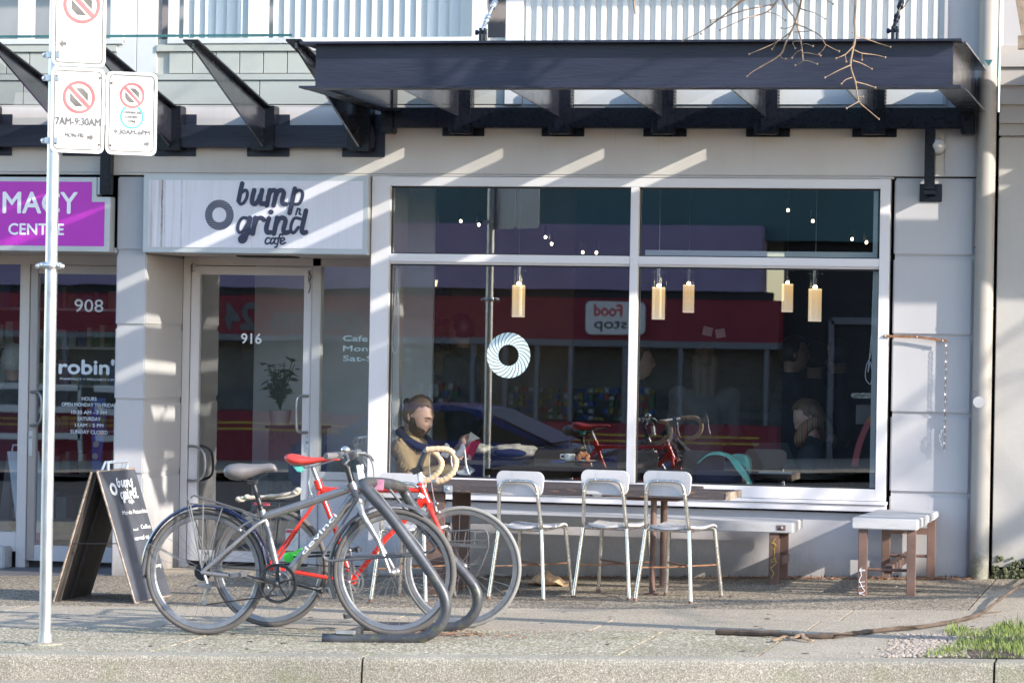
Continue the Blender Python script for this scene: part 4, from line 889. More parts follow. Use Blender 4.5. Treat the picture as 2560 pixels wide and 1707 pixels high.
saddle(GB,[(566,1176,1185,.03),(568,1164,1192,.062),(578,1159,1198,.082),(596,1157,1201,.085),(614,1158,1200,.07),(632,1159,1193,.045),(652,1159,1184,.028),(674,1157,1179,.022),(686,1160,1178,.018),(692,1170,1178,.008)],YB,0,'sad')
# mudguards
def guard(c,R,a0,a1,Y,w,mt,par,name='mudguard'):
    q=MB(); n=40; k=0
    for i in range(n+1):
        t=R_(a0+(a1-a0)*i/n)
        for j,(dr,dy) in enumerate(((0,-w),(.010,-w*.6),(.013,0),(.010,w*.6),(0,w),(-.002,w),(.009,w*.5),(.011,0),(.009,-w*.5),(-.002,-w))): q.v.append(Vector((c.x+(R+dr)*math.cos(t),Y+dy,c.z+(R+dr)*math.sin(t))))
    q.f+=[(i*10+j,i*10+(j+1)%10,(i+1)*10+(j+1)%10,(i+1)*10+j) for i in range(n) for j in range(10)]
    return q.build(name,mt,par,smooth='auto')
guard(cr,Rw+.012,188,8,YB,.026,'fender',GB)
MB().prism([V(353,1437,YB-.02),V(366,1360,YB-.02),V(372,1362,YB-.02),V(360,1437,YB-.02),V(351,1440,YB-.02)],(0,.04,0)).build('mud_flap','grey',GB)
guard(cf,Rw+.014,205,60,YB,.024,'wire',GB)
q=MB()
for s_ in (-.035,.035):
    for px,py in ((372,1358),(470,1262)): q.tube([V(px,py,YB+s_),Vector((cr.x,YB+s_*1.6,cr.z))],.0025,5)
q.build('mudguard_stay','silver',GB)
q=MB()
for s_ in (-.06,.06):
    for px,py in ((476,1262),(508,1256),(556,1268)): q.tube([V(px,py,YB+s_),Vector((cr.x-.0,YB+s_*1.1,cr.z+.02))],.004,6)
    q.tube([V(478,1243,YB+s_),V(484,1238,YB+s_),V(606,1275,YB+s_),V(642,1290,YB+s_*.6)],.005,6); q.tube([V(474,1258,YB+s_),V(560,1266,YB+s_),V(606,1278,YB+s_)],.004,6)
q.tube([V(478,1243,YB-.06),V(478,1243,YB+.06)],.005,6); q.tube([V(470,1250,YB-.06),V(470,1262,YB+.06)],.005,6); q.tube([V(606,1277,YB-.06),V(606,1277,YB+.06)],.005,6); q.build('luggage_rack','wire',GB,smooth='auto')
chainring(GB,cb,YB-.052,.104,'black','black'); crank(GB,cb,V(615,1430,YB),YB-.085,'black'); crank(GB,cb,V(792,1480,YB),YB+.075,'black')
q=MB(); q.lathe([(.046,-.052),(.046,-.046),(.038,-.044),(.038,-.040),(.03,-.038),(.03,-.034),(.02,-.03)],(cr.x,YB,cr.z),24,'Y'); q.build('cassette','black',GB)
q=MB(); q.tube([V(cr.x and 512,1437,YB-.07),V(520,1462,YB-.075),V(508,1500,YB-.06)],.009,6); q.obox(V(512,1462,YB-.08),(.035,.012,.011),(0,R_(12),0)); q.lathe([(.018,-.004),(.018,.004)],V(520,1470,YB-.06),12,'Y'); q.lathe([(.018,-.004),(.018,.004)],V(511,1503,YB-.06),12,'Y'); q.build('derailleur','silver',GB)
ch=[V(520,1441,YB-.05),V(620,1452,YB-.05),V(690,1500,YB-.05)]; q=MB(); q.tube([Vector((cr.x,YB-.05,cr.z+.038)),cb+Vector((0,-.05,.06))],.004,5,flat=.5); q.tube([V(511,1511,YB-.055),cb+Vector((0,-.05,-.062))],.004,5); q.build('chain','black',GB)
# bars
q=MB(); st=V(868,1160,YB); q.tube([V(882,1213,YB),V(869,1168,YB)],.017,12); q.tube([V(869,1170,YB),V(862,1158,YB),V(880,1138,YB)],.017,12); q.build('stem','black',GB,smooth='auto')
q=MB(); q.tube([V(886,1222,YB),V(880,1205,YB)],.020,14); q.build('headset','silver',GB,smooth='auto')
hb=V(880,1136,YB)
q=MB(); q.tube([hb+Vector((-.05,-.29,-.0)),hb+Vector((-.03,-.12,0)),hb,hb+Vector((-.03,.12,0)),hb+Vector((-.05,.29,0))],.0125,10); q.build('handlebar','black',GB,smooth='auto')
for s_ in (-1,1):
    MB().tube([hb+Vector((-.055,s_*.31,0)),hb+Vector((-.045,s_*.29,.0)),hb+Vector((-.035,s_*.19,.0))],[.017,.020,.016],12).build('grip','sad',GB,smooth='auto')
    q=MB(); p=hb+Vector((-.03,s_*.15,.0)); q.obox(p,(.022,.022,.018)); q.tube([p,p+Vector((.05,s_*.02,.005)),p+Vector((.075,s_*.07,-.02)),p+Vector((.07,s_*.13,-.04))],[.008,.008,.006,.006],7); q.build('brake_lever','silver',GB,smooth='auto')
    q=MB(); q.tube(cat([p+Vector((.03,0,0)),p+Vector((.10,-s_*.03,-.03)),p+Vector((.13,-s_*.08,-.13)),V(905,1225,YB+s_*.02),V(890,1245,YB)],5),.0028,5); q.build('brake_cable','black',GB)
q=MB(); b_=hb+Vector((-.01,-.09,.028)); q.ball(b_,(.026,.026,.020),16,10); q.tube([b_-Vector((0,0,.02)),b_-Vector((0,0,.03))],.008,8); q.build('bell','chrome',GB,smooth=True)
q=MB(); q.obox(hb+Vector((.05,.0,-.09)),(.012,.025,.038),(0,R_(-10),0)); q.build('front_reflector','paper',GB)
q=MB(); q.tube([V(905,1285,YB-.07),V(918,1310,YB-.07)],.006,6); q.tube([V(630,1300,YB-.06),V(598,1318,YB-.06),V(615,1330,YB-.06)],.006,6); q.tube([V(585,1270,YB-.03),V(650,1300,YB-.03)],.004,5); q.ball(V(600,1325,YB-.06),.012); q.build('brake_caliper','silver',GB,smooth='auto')
# lime-ended lock on the rack loop
LK=thing('bike_lock','lime green ended black U-lock hanging between the bicycles','bike lock',V(740,1386,-4.2))
MB().tube([V(722,1392,-4.35),V(760,1378,-4.05)],.020,14).tube([V(720,1393,-4.36),V(727,1390,-4.31)],.026,14).tube([V(748,1383,-4.15),V(756,1380,-4.09)],.024,14).build('lock_body','green',LK,smooth='auto')
MB().tube([V(735,1392,-4.35),V(862,1386,-4.35)],.0065,8).tube([V(752,1382,-4.12),V(868,1378,-4.12)],.0065,8).build('shackle','black',LK)
# ---- red road bike
YR=-3.90
RB=thing('red_bicycle','bright red road bicycle with red saddle and tan bar tape, behind the grey one','bicycle',(-4.6,YR,-.06))
Rr=.331; cr=gz2(676,1420,YR,Rr); cf=gz2(1155,1412,YR,Rr)
wheel(RB,cr,Rr,.014,YR,'tyre',spokes=32); wheel(RB,cf,Rr,.012,YR,'tyreg',spokes=32,rot=.3)
cb=V(880,1452,YR)
F=frame(RB,'red',YR,[([(800,1224),(1054,1225)],.0145,1),([(1062,1252),(964,1345),(880,1452)],.0165,1),([(795,1203),(810,1250),(839,1325),(880,1452)],.0155,1),([(1050,1206),(1072,1262)],.0205,1)])
q=MB(); 
for a,b in (((1050,1206),(1055,1216)),((1069,1254),(1073,1264)),((793,1200),(800,1222)),((1046,1256),(1066,1250)),((806,1226),(820,1226))): q.tube([V(*a,YR),V(*b,YR)],.0225,14)
q.build('lug','red',F,smooth='auto')
q=MB()
for s_ in (-1,1):
    q.tube([V(800,1226,YR+s_*.014),V(781,1265,YR+s_*.03),Vector((cr.x,YR+s_*.065,cr.z))],.008,10); q.tube([Vector((cr.x,YR+s_*.065,cr.z)),V(800,1440,YR+s_*.055),cb+Vector((0,s_*.03,0))],.010,10)
q.tube([cb+Vector((0,-.035,0)),cb+Vector((0,.035,0))],.022,14); q.build('rear_triangle','red',F,smooth='auto')
q=MB(); 
for s_ in (-1,1): q.tube([V(1074,1264,YR+s_*.02),V(1080,1282,YR+s_*.045),V(1112,1352,YR+s_*.05),V(1140,1405,YR+s_*.05),Vector((cf.x,YR+s_*.05,cf.z))],[.015,.014,.011,.008,.007],10)
q.tube([V(1076,1268,YR-.04),V(1076,1268,YR+.04)],.015,10); q.build('fork','red',RB,smooth='auto')
MB().prism([V(1053,1232,YR-.0222),V(1064,1241,YR-.0222),V(1055,1246,YR-.0222)],(0,.001,0)).build('head_badge','whitev',F)
MB().tube([V(798,1210,YR),V(781,1166,YR)],.0125,12).build('seat_post','silver',RB,smooth='auto')
saddle(RB,[(715,1146,1150,.01),(717,1135,1152,.05),(728,1133,1160,.072),(742,1135,1164,.075),(762,1140,1164,.06),(785,1143,1159,.035),(808,1142,1154,.024),(832,1142,1152,.019),(846,1144,1151,.012),(850,1147,1150,.004)],YR,0,'redsad')
q=MB(); 
for s_ in (-.02,.02): q.tube([V(725,1160,YR+s_),V(760,1169,YR+s_),V(785,1165,YR+s_),V(835,1150,YR+s_)],.0038,6)
q.build('saddle_rails','silver',RB,smooth='auto')
MB().prism([V(730,1164,YR-.03),V(757,1166,YR-.03),V(752,1180,YR-.03),V(742,1179,YR-.03)],(0,.06,0)).build('saddle_bag','teal',RB,bev=.004)
chainring(RB,cb,YR-.048,.082,'silver','silver',False); crank(RB,cb,V(897,1533,YR),YR-.07,'silver','wire',.010); crank(RB,cb,V(866,1377,YR),YR+.07,'silver','wire',.010)
q=MB(); q.lathe([(.042,-.048),(.042,-.04),(.03,-.036),(.02,-.03)],(cr.x,YR,cr.z),24,'Y'); q.build('cassette','silver',RB)
MB().tube([Vector((cr.x,YR-.045,cr.z+.035)),cb+Vector((0,-.045,.075))],.004,5).tube([Vector((cr.x,YR-.045,cr.z-.035)),cb+Vector((0,-.045,-.078))],.004,5).build('chain','black',RB)
q=MB(); q.tube([V(1052,1206,YR),V(1047,1172,YR)],.014,12); q.build('steerer','whitev',RB,smooth='auto')
q=MB(); q.obox(V(1045,1174,YR),(.030,.02,.017),(0,R_(-20),0)); q.tube([V(1046,1173,YR),V(1054,1150,YR),V(1064,1127,YR)],[.018,.016,.015],12); q.ball(V(1036,1178,YR),.010); q.build('stem','black',RB,smooth='auto')
q=MB(); q.lathe([(.023,0),(.020,.012),(.022,.020),(.016,.03)],V(1053,1212,YR)-Vector((0,0,.008)),16); q.build('headset','chrome',RB,smooth='auto')
MB().tube([V(1064,1126,YR-.2),V(1064,1126,YR+.2)],.013,12).build('handlebar','silver',RB,smooth='auto')
def ribbed(pts,r,n=8):
    P=cat(pts,n); return P,[r*(1+.07*math.sin(i*1.9)) for i in range(len(P))]
for dY,dx,pts,ht in ((-.20,0,[(1066,1124),(1098,1122),(1122,1125),(1136,1138),(1140,1158),(1132,1180),(1112,1197),(1090,1204)],[(1132,1136),(1147,1122),(1153,1108),(1160,1112),(1163,1126),(1150,1146)]),(.20,0,[(1066,1126),(1086,1131),(1100,1145),(1104,1162),(1094,1182),(1072,1198),(1056,1204)],[(1098,1138),(1108,1124),(1112,1106),(1120,1112),(1127,1128),(1116,1146)])):
    P,rs=ribbed([V(x,y,YR+dY) for x,y in pts],.0165); MB().tube(P,rs,10).build('bar_tape','tape',RB,smooth=True)
    e=P[-1]; MB().tube([e,e+(P[-1]-P[-3]).normalized()*.022],[.016,.013],10).build('bar_end','silver',RB,smooth='auto')
    MB().prism([V(x,y,YR+dY-.014) for x,y in ht],(0,.028,0)).build('brake_hood','silver',RB,bev=.005)
    a=V(ht[3][0],ht[3][1]+6,YR+dY); b=V(ht[4][0]+2,1160,YR+dY); c=V(ht[4][0]+8,1182,YR+dY); d=V(ht[4][0]+12,1186,YR+dY)
    MB().tube(cat([a,V(ht[4][0]+0,1138,YR+dY),b,c,d],4),.0055,8).build('brake_lever','silver',RB,smooth=True)
q=MB(); q.tube(cat([V(1075,1128,YR-.05),V(1074,1170,YR-.04),V(1080,1215,YR-.03),V(1086,1250,YR-.02)],5),.0022,5); q.tube(cat([V(787,1180,YR),V(772,1205,YR),V(781,1240,YR),V(795,1260,YR)],5),.0022,5); q.build('brake_cable','galv',RB)
q=MB(); q.tube([V(1086,1250,YR-.03),V(1090,1275,YR-.03),V(1096,1284,YR-.03)],.008,6); q.ball(V(1093,1258,YR-.035),.009); q.ball(V(1097,1280,YR-.03),.012); q.build('brake_caliper','silver',RB,smooth=True)
q=MB()
for s_ in (-.05,.05):
    q.tube([V(592,1251,YR+s_),V(760,1252,YR+s_),V(786,1250,YR+s_*.4)],.005,6); 
    for px in (640,700): q.tube([V(px,1252,YR+s_),Vector((cr.x,YR+s_*1.2,cr.z))],.004,6)
for px in (592,640,690,740): q.tube([V(px,1252,YR-.05),V(px,1252,YR+.05)],.004,6)
q.build('luggage_rack','black',RB)
MB().obox(V(655,1259,YR-.055),(.045,.006,.008)).build('rear_reflector','signr',RB)
P,rs=ribbed([V(600,1244,YR-.05),V(640,1243,YR-.045),V(700,1237,YR-.05),V(738,1229,YR-.04),V(748,1226,YR),V(735,1236,YR+.03),V(660,1243,YR+.03),V(600,1250,YR+.04)],.010,5)
q=MB(); q.tube(P,[r*random.uniform(.8,1.3) for r in rs],8); P2,rs2=ribbed([V(596,1252,YR-.055),V(660,1246,YR-.03),V(720,1243,YR-.05),V(746,1232,YR-.05),V(744,1222,YR-.05)],.008,5); q.tube(P2,rs2,8); 
for p in ((745,1224),(738,1230),(597,1247),(618,1242)): q.ball(V(*p,YR-.045),(.020,.02,.015))
CO=q.build('bungee_cord','boardedge',None,smooth=True); M['rope']=mat('tan_rope',(.50,.44,.36),.85,var=.2,vs=30); CO.data.materials[0]=M['rope']
tag(CO,'bundled tan cord strapped on the rear rack of the red bicycle','cord')
q=MB(); 
for s_ in (-.08,.08):
    q.tube(cat([V(1118,1328,YR+s_),V(1200,1324,YR+s_),V(1216,1330,YR+s_),V(1220,1345,YR+s_),V(1219,1372,YR+s_),V(1200,1420,YR+s_),V(1180,1452,YR+s_*.7)],4),.0045,6)
    q.tube([V(1122,1353,YR+s_),V(1214,1350,YR+s_)],.005,6); q.obox(V(1170,1363,YR+s_),(.105,.003,.009),(0,R_(2),0))
    for px in (1140,1165,1190): q.tube([V(px,1328,YR+s_),V(px-6,1365,YR+s_)],.003,5)
q.tube([V(1218,1340,YR-.08),V(1218,1340,YR+.08)],.004,5); q.build('front_rack','wire',RB,smooth='auto')
# ================================================================ CHAIRS
def arch():
    return cat([(-.140,-.165,.43),(-.128,-.195,.62),(-.122,-.2,.675),(-.108,-.203,.715),(-.07,-.204,.733),(.07,-.204,.733),(.108,-.203,.715),(.122,-.2,.675),(.128,-.195,.62),(.140,-.165,.43)],4)
CHR=thing('cafe_chair','x','chair',(0,0,0),'white chairs with chrome legs at the outdoor counter')
for s_ in (-1,1):
    for y0,y1,x0,x1,nm in ((-.165,-.205,.140,.180,0),(.155,.195,.150,.185,1)):
        q=MB(); pts=[(s_*x0,y0,.435),(s_*x1,y1,.0)] if not nm else [(s_*.135,.13,.438),(s_*.150,.155,.425),(s_*x1,y1,.0)]
        q.tube(pts,.0125,10); L=q.build('leg','chrome',CHR,smooth='auto')
        MB().tube([(s_*x1,y1,-.004),(s_*x1*.998,y1*.995,.014)],.0145,10).build('foot_cap','rust',L)
MB().tube(arch(),.0115,10).build('back_frame','chrome',CHR,smooth=True)
q=MB(); 
def sq(w,h,r,n=6): return [(cx+r*math.cos(t),cz+r*math.sin(t)) for cx,cz,a0 in ((w-r,h-r,0),(-w+r,h-r,90),(-w+r,-h+r,180),(w-r,-h+r,270)) for t in [R_(a0+90*k/n) for k in range(n+1)]]
o_=sq(.156,.077,.045); 
for yy in (0,.012): q.v+=[Vector((x*(1-(.04 if z<0 else 0)),-.190+yy+.35*x*x-.02*(z/.08)*0,.72+z+.06*(-x*x*2))) for x,z in o_]
n=len(o_); q.f+=[tuple(range(n)),tuple(reversed(range(n,2*n)))]+[(i,(i+1)%n,n+(i+1)%n,n+i) for i in range(n)]
q.build('backrest','chairw',CHR,bev=.003,smooth='auto')
q=MB()
for i in range(2):
    x=.05*(1 if i else -1); q.ball((x,-.212,.735),.006,8,5)
    q.ball((.121*(1 if i else -1),-.214,.66),.006,8,5)
q.build('screws','chrome',CHR,smooth=True,kind='stuff')
q=MB(); N=10; Mm=10
def seatz(u,v): return .452+.012*(abs(u)**2)-.012*math.exp(-((v+.1)/.5)**2)+(-.018*max(0,v-.6)**2*6)
for t_ in (0,-.014):
    for i in range(N+1):
        for j in range(Mm+1):
            u=-1+2*i/N; v=-1+2*j/Mm
            du=u*math.sqrt(1-.22*v*v); dv=v*math.sqrt(1-.22*u*u)
            q.v.append(Vector((du*(.150+.022*v),dv*.195+.01,seatz(u,v)+t_)))
K=(N+1)*(Mm+1); q.f+=[(i*(Mm+1)+j,i*(Mm+1)+j+1,(i+1)*(Mm+1)+j+1,(i+1)*(Mm+1)+j) for i in range(N) for j in range(Mm)]+[(K+i*(Mm+1)+j,K+(i+1)*(Mm+1)+j,K+(i+1)*(Mm+1)+j+1,K+i*(Mm+1)+j+1) for i in range(N) for j in range(Mm)]
bd=[i*(Mm+1) for i in range(N+1)]+[N*(Mm+1)+j for j in range(1,Mm+1)]+[i*(Mm+1)+Mm for i in range(N-1,-1,-1)]+[j for j in range(Mm-1,0,-1)]
q.f+=[(bd[i],bd[(i+1)%len(bd)],K+bd[(i+1)%len(bd)],K+bd[i]) for i in range(len(bd))]
q.build('seat','chairw',CHR,smooth='auto')
q=MB(); q.tube([(-.140,-.165,.432),(.140,-.165,.432)],.010,8); q.tube([(-.140,-.165,.432),(-.135,.13,.438)],.010,8); q.tube([(.140,-.165,.432),(.135,.13,.438)],.010,8); q.build('seat_rail','chrome',CHR,smooth='auto')
q=MB(); q.tube([(-.163,-.188,.20),(-.05,-.02,.195),(.168,.178,.205)],.006,7); q.tube([(.163,-.188,.20),(.05,-.02,.208),(-.168,.178,.205)],.006,7); q.build('cross_brace','orust',CHR,smooth='auto')
chs=[(-3.97,-1.73,-8,'white chair second from the left, its seat partly behind the front bicycle wheel'),(-3.47,-1.63,-7,'third white chair from the left, standing tallest against the window mullion'),(-3.03,-1.86,-12,'rightmost white chair, in front of the brown table post'),(-4.65,-1.97,-6,'white chair mostly hidden behind the bicycle rack and red bicycle')]
for i,(x,y,a,lab) in enumerate(chs):
    z=g(x,y)+.002
    if i==0: CHR.location=(x,y,z); CHR.rotation_euler=(0,0,R_(a)); CHR['label']=lab; CHR.scale=(.985,1.25,.975)
    else: dup(CHR,(x,y,z),R_(a),lab)
# ================================================================ COUNTER TABLE
TB=thing('counter_table','long narrow outdoor counter with a worn dark painted plank edge','table',(-3.8,-.9,.03))
for i,(y0,y1) in enumerate(((-1.62,-1.39),(-1.385,-1.155),(-1.15,-.80))):
    MB().box(-4.88,-2.80 if i<2 else -3.06,y0,y1,.659,.704).build('plank','plank',TB,bev=.004)
MB().box(-2.797,-2.765,-1.62,-1.155,.660,.705).build('end_batten','boardedge',TB,bev=.003)
MB().box(-3.42,-3.10,-1.56,-.82,.640,.656).build('bracket_plate','rust',TB,bev=.003)
for x in (-4.53,-4.03,-3.59): 
    MB().obox((x,-1.622,.682),(.028,.003,.021)).build('bolt_plate','galv',TB,bev=.002); MB().ball((x,-1.626,.682),.012,10,6).build('bolt','galv',TB,smooth=True)
for x,y,r in ((-3.254,-1.52,.019),(-3.30,-.88,.022)):
    z=g(x,y); MB().tube([(x,y,z),(x,y,.65)],r,14).build('post','rust',TB,smooth='auto'); MB().lathe([(.05,0),(.05,.006),(.025,.012)],(x,y,z),16).build('base_flange','rust',TB)
z=g(-4.62,0); MB().box(-4.684,-4.567,-1.56,-1.53,z,.656).box(-4.684,-4.567,-.88,-.85,z,.656).box(-4.684,-4.567,-1.53,-.88,z,z+.02).build('panel_leg','rust',TB,bev=.003)
# ================================================================ BENCHES
LB=thing('long_bench','long low white plank bench along the wall under the window','bench',(-3.7,-.3,0))
for y0,y1 in ((-.65,-.385),(-.38,-.12)): MB().box(-4.98,-2.51,y0,y1,.411,.477).build('plank','benchw',LB,bev=.006)
a=V(1965,1320,-.503); MB().obox((-2.58,-.652,.446),(.026,.003,.016)).build('bolt_pocket','rust',LB); MB().ball((-2.578,-.656,.446),.010,8,5).build('bolt','galv',LB)
for x in (-2.63,-4.8):
    for y in (-.60,-.17): MB().box(x-.031,x+.031,y-.03,y+.03,g(x,y)-.01,.41).build('leg','rust',LB,bev=.003)
    MB().box(x-.02,x+.045,-.57,-.20,.20,.255).build('stretcher','rust',LB,bev=.003)
def scrawl(par,x,Y,z0,z1,mt,seed):
    random.seed(seed); q=MB(); pts=[]; k=14
    for i in range(k): pts.append(Vector((x+random.uniform(-.017,.017),Y,z0+(z1-z0)*(i/(k-1))+random.uniform(-.012,.012))))
    q.tube(cat(pts,4),.0022,4); 
    for i in range(5): z=random.uniform(z0,z1); q.tube([(x-.018,Y,z),(x+.018,Y,z+random.uniform(-.02,.02))],.002,4)
    q.build('marker_scrawl',mt,par)
scrawl(LB,-2.63,-.632,.12,.38,'yellow',3)
SB=thing('slatted_bench','short white slatted bench on rusty brown legs, standing out from the wall at the right','bench',(-1.87,-.6,.1))
for i in range(7):
    y0=-1.575+i*.219; MB().box(-2.032+.002*(i%2),-1.638+.003*(i%3),y0,y0+.210,.508+.002*(i%2),.574-.004*i).build('slat','benchw',SB,bev=.006)
for x in (-1.967,-1.675):
    for y in (-1.52,-.12): MB().box(x-.026,x+.026,y-.026,y+.026,g(x,y)-.01,.507).build('leg','rust',SB,bev=.003)
q=MB(); z=.26; q.box(-1.845,-1.795,-1.46,-.08,z-.025,z+.025); q.build('spine_tube','rust',SB,bev=.003); MB().box(-1.838,-1.802,-1.4635,-1.4605,z-.018,z+.018).build('tube_mouth','black',SB)
for y in (-1.50,-.16): MB().tube([(-1.95,y+.03,z-.0),(-1.69,y+.03,z)],.010,8).build('cross_rod','rust',SB,smooth='auto')
MB().box(-1.96,-1.69,-.15,-.11,.40,.44).build('apron','rust',SB); scrawl(SB,-1.967,-1.548,.10,.27,'whitev',8)
random.seed(21)
# ================================================================ GROUND BITS
q=MB(); c=V(1372,1452,-.8); gzz=g(c.x,-.8)
BG=thing('paper_bag','crumpled brown paper bag lying under the counter by the wall','paper bag',(c.x,-.8,gzz))
n=26; m_=12; L=.26
for i in range(n+1):
    u=i/n; ww=.055+.035*math.sin(u*math.pi)**.7; hh=.012+.075*math.sin(min(1,u*1.15)*math.pi)**.8+.012*noise.noise(Vector((u*6,1,2)))
    for j in range(m_):
        t=2*math.pi*j/m_; p=Vector((c.x-L/2+u*L,-.8+ww*math.cos(t),gzz+hh*.5+hh*.5*math.sin(t)+.002)); p+=Vector((noise.noise(p*34),noise.noise(p*31+Vector((5,0,0))),noise.noise(p*33+Vector((0,7,0)))))*.014; p.z=max(p.z,gzz+.001); q.v.append(p)
q.f+=[(i*m_+j,i*m_+(j+1)%m_,(i+1)*m_+(j+1)%m_,(i+1)*m_+j) for i in range(n) for j in range(m_)]+[tuple(range(m_)),tuple(n*m_+j for j in reversed(range(m_)))]
q.build('bag','bag',BG,smooth='auto')
# fallen branch
bp=[(1790,1586),(1850,1588),(1930,1592),(2010,1597),(2080,1596),(2150,1588),(2230,1579),(2310,1572),(2390,1558),(2450,1540),(2505,1515),(2560,1490),(2640,1450)]
def GP(px,py,h=0):
    lo,hi=-19.,3.
    for _ in range(50):
        mm=(lo+hi)/2; X,Z=W(px,py,mm)
        if Z>g(X,mm): lo=mm
        else: hi=mm
    X,Z=W(px,py,lo); return Vector((X,lo,Z+h))
pts=cat([GP(x,y,.016 if i<10 else .02+.03*(i-9)) for i,(x,y) in enumerate(bp)],5); rs=[(.0175-.010*i/len(pts))*random.uniform(.75,1.2) for i in range(len(pts))]
FB=MB().tube(pts,rs,8); 
for i,(dx,dy),l in ((8,(.08,.05),.12),(20,(.1,-.06),.16),(30,(.12,.09),.18),(44,(.1,.12),.2)):
    p=pts[i]; FB.tube([p,p+Vector((dx*.5,dy*.5,.01)),p+Vector((dx*1.3,dy*1.1,.015))],[.006,.005,.003],5)
tag(FB.build('fallen_branch','darkbark',None,smooth='auto',org=GP(2100,1592)),'long thin fallen branch lying across the pavement at lower right','branch')
def litter(name,mt,n,fn,s0,s1,lab=None):
    q=MB()
    for i in range(n):
        x,y=fn(); z=g(x,y)+.002; s=random.uniform(s0,s1); a=random.uniform(0,6.28); c_,s_=math.cos(a)*s,math.sin(a)*s; w_=random.uniform(.35,.7); h=random.uniform(.0,.5)*s
        q.add([(x-c_,y-s_,z+h),(x+s_*w_,y-c_*w_,z+.001),(x+c_,y+s_,z+h*.8),(x-s_*w_,y+c_*w_,z+.002)],[(0,1,2),(0,2,3)])
    o=q.build(name,mt,None,kind='stuff',label=lab); return o
cl=[(-2.45,-.12),(-2.2,-.08),(-1.95,-.15),(-1.78,-.1),(-1.6,-.12),(-2.9,-.1),(-3.9,-.1)]
def f1():
    if random.random()<.6: c=random.choice(cl); return c[0]+random.gauss(0,.13),min(-.015,c[1]+random.gauss(0,.05))
    return random.uniform(-5.4,-1.4),-.02-abs(random.gauss(0,.06))
litter('leaf_litter','leaf',1100,f1,.008,.024,'brown dead leaves heaped along the foot of the wall')
litter('leaf_litter','leaf',260,lambda:(random.gauss(-3.95,.28),random.gauss(-4.3,.1)),.008,.022,'reddish dead leaves around the rack base')
litter('scattered_debris','leaf',420,lambda:(random.uniform(-7.5,-1.0),random.uniform(-5.3,-.3)),.003,.012,'bits of leaf scattered over the pavement')
litter('scattered_debris','paper',90,lambda:(random.uniform(-6,-1.2),random.choice((random.uniform(-5.2,-.4),-.35+random.gauss(0,.1)))),.003,.010,'pale paper scraps scattered over the pavement')
P=cat([GP(1930,1606,.012),GP(1960,1600,.02),GP(1985,1602,.018),GP(2000,1598,.03),GP(2015,1604,.015),GP(2032,1606,.012)],5)
tag(MB().tube(P,[.006+.012*abs(math.sin(i*.9)) for i in range(len(P))],5,flat=.35).build('bark_scrap','twig',None,org=GP(2000,1600)),'orange brown strip of torn bark beside the fallen branch','bark scrap')
q=MB()
for i in range(260):
    x=random.uniform(-5.4,-1.4); q.add([(x,-.002,g(x,0)),(x+random.uniform(.003,.01),-.002-random.random()*.02,g(x,0)+.001),(x+random.uniform(-.006,.006),-.006,g(x,0)+random.uniform(.006,.03))],[(0,1,2)])
q.build('wall_foot_moss','moss',None,kind='stuff')
q=MB()
for i in range(110):
    x=random.uniform(-7.4,-1); y=random.uniform(-5.3,-.5); r=random.uniform(.007,.02); n=8; k=len(q.v); q.add([(x+r*math.cos(t*6.283/n)*random.uniform(.8,1.2),y+r*math.sin(t*6.283/n),g(x+r*math.cos(t*6.283/n),y)+.0022) for t in range(n)],[tuple(range(n))])
q.build('gum_spots','asph',None,kind='stuff',label='dark chewing gum spots dotted over the paving')
# grass pit
def inpit():
    while 1:
        x=random.uniform(-1.5,.6); y=random.uniform(-5.34,-3.35)
        l=-1.24-.08*math.sin(y*3)+( .0 if y<-3.9 else (y+3.9)*1.0)
        if x>l: return x,y
SL=MB(); SL.add([(x,y,g(x,y)+.003) for x,y in ((-1.36,-5.345),(1.0,-5.345),(1.0,-3.4),(-.65,-3.4),(-1.1,-3.9),(-1.34,-4.5))],[(0,1,2,3,4,5)]); SL.build('tree_pit_soil','soil',kind='structure')
q=MB()
for i in range(19000):
    x,y=inpit(); 
    if noise.noise(Vector((x*3.4,y*2.6,0)))+.5*noise.noise(Vector((x*9,y*7,5)))<-.17: continue
    dn=noise.noise(Vector((x*5,y*5,3)))
    h=random.uniform(.012,.038)*(1+1.3*dn); 
    if random.random()<.05: h*=1.8
    a=random.uniform(0,6.28); z=g(x,y); wv=random.uniform(.0015,.0032); b=random.uniform(.1,.7)*h
    d=Vector((math.cos(a),math.sin(a),0)); s=Vector((-d.y,d.x,0))*wv; p=Vector((x,y,z))
    q.add([p-s,p+s,p+d*b*.4+Vector((0,0,h*.6))+s*.7,p+d*b*.4+Vector((0,0,h*.6))-s*.7,p+d*b+Vector((0,0,h))],[(0,1,2,3),(3,2,4)])
q.build('grass','grass',None,kind='stuff',label='bright green grass tufts in the tree pit at lower right')
q=MB()
for i in range(2600):
    x,y=inpit(); a=random.uniform(0,6.28); h=random.uniform(.005,.03); L=random.uniform(.015,.05); z=g(x,y); d=Vector((math.cos(a)*L,math.sin(a)*L,0)); s=Vector((-math.sin(a),math.cos(a),0))*.002; p=Vector((x,y,z+.002)); q.add([p-s,p+s,p+d+Vector((0,0,h))],[(0,1,2)])
q.build('dry_grass','boardedge',None,kind='stuff',label='dry straw coloured blades among the green grass')
q=MB()
for i in range(1500):
    x=random.gauss(-1.30,.09); y=random.uniform(-5.34,-4.1); r=random.uniform(.004,.011); q.ball((x,y,g(x,y)+r*.4),(r,r*random.uniform(.7,1.2),r*.7),6,4)
q.build('gravel','stone',None,kind='stuff',label='pale gravel spilling beside the grass')
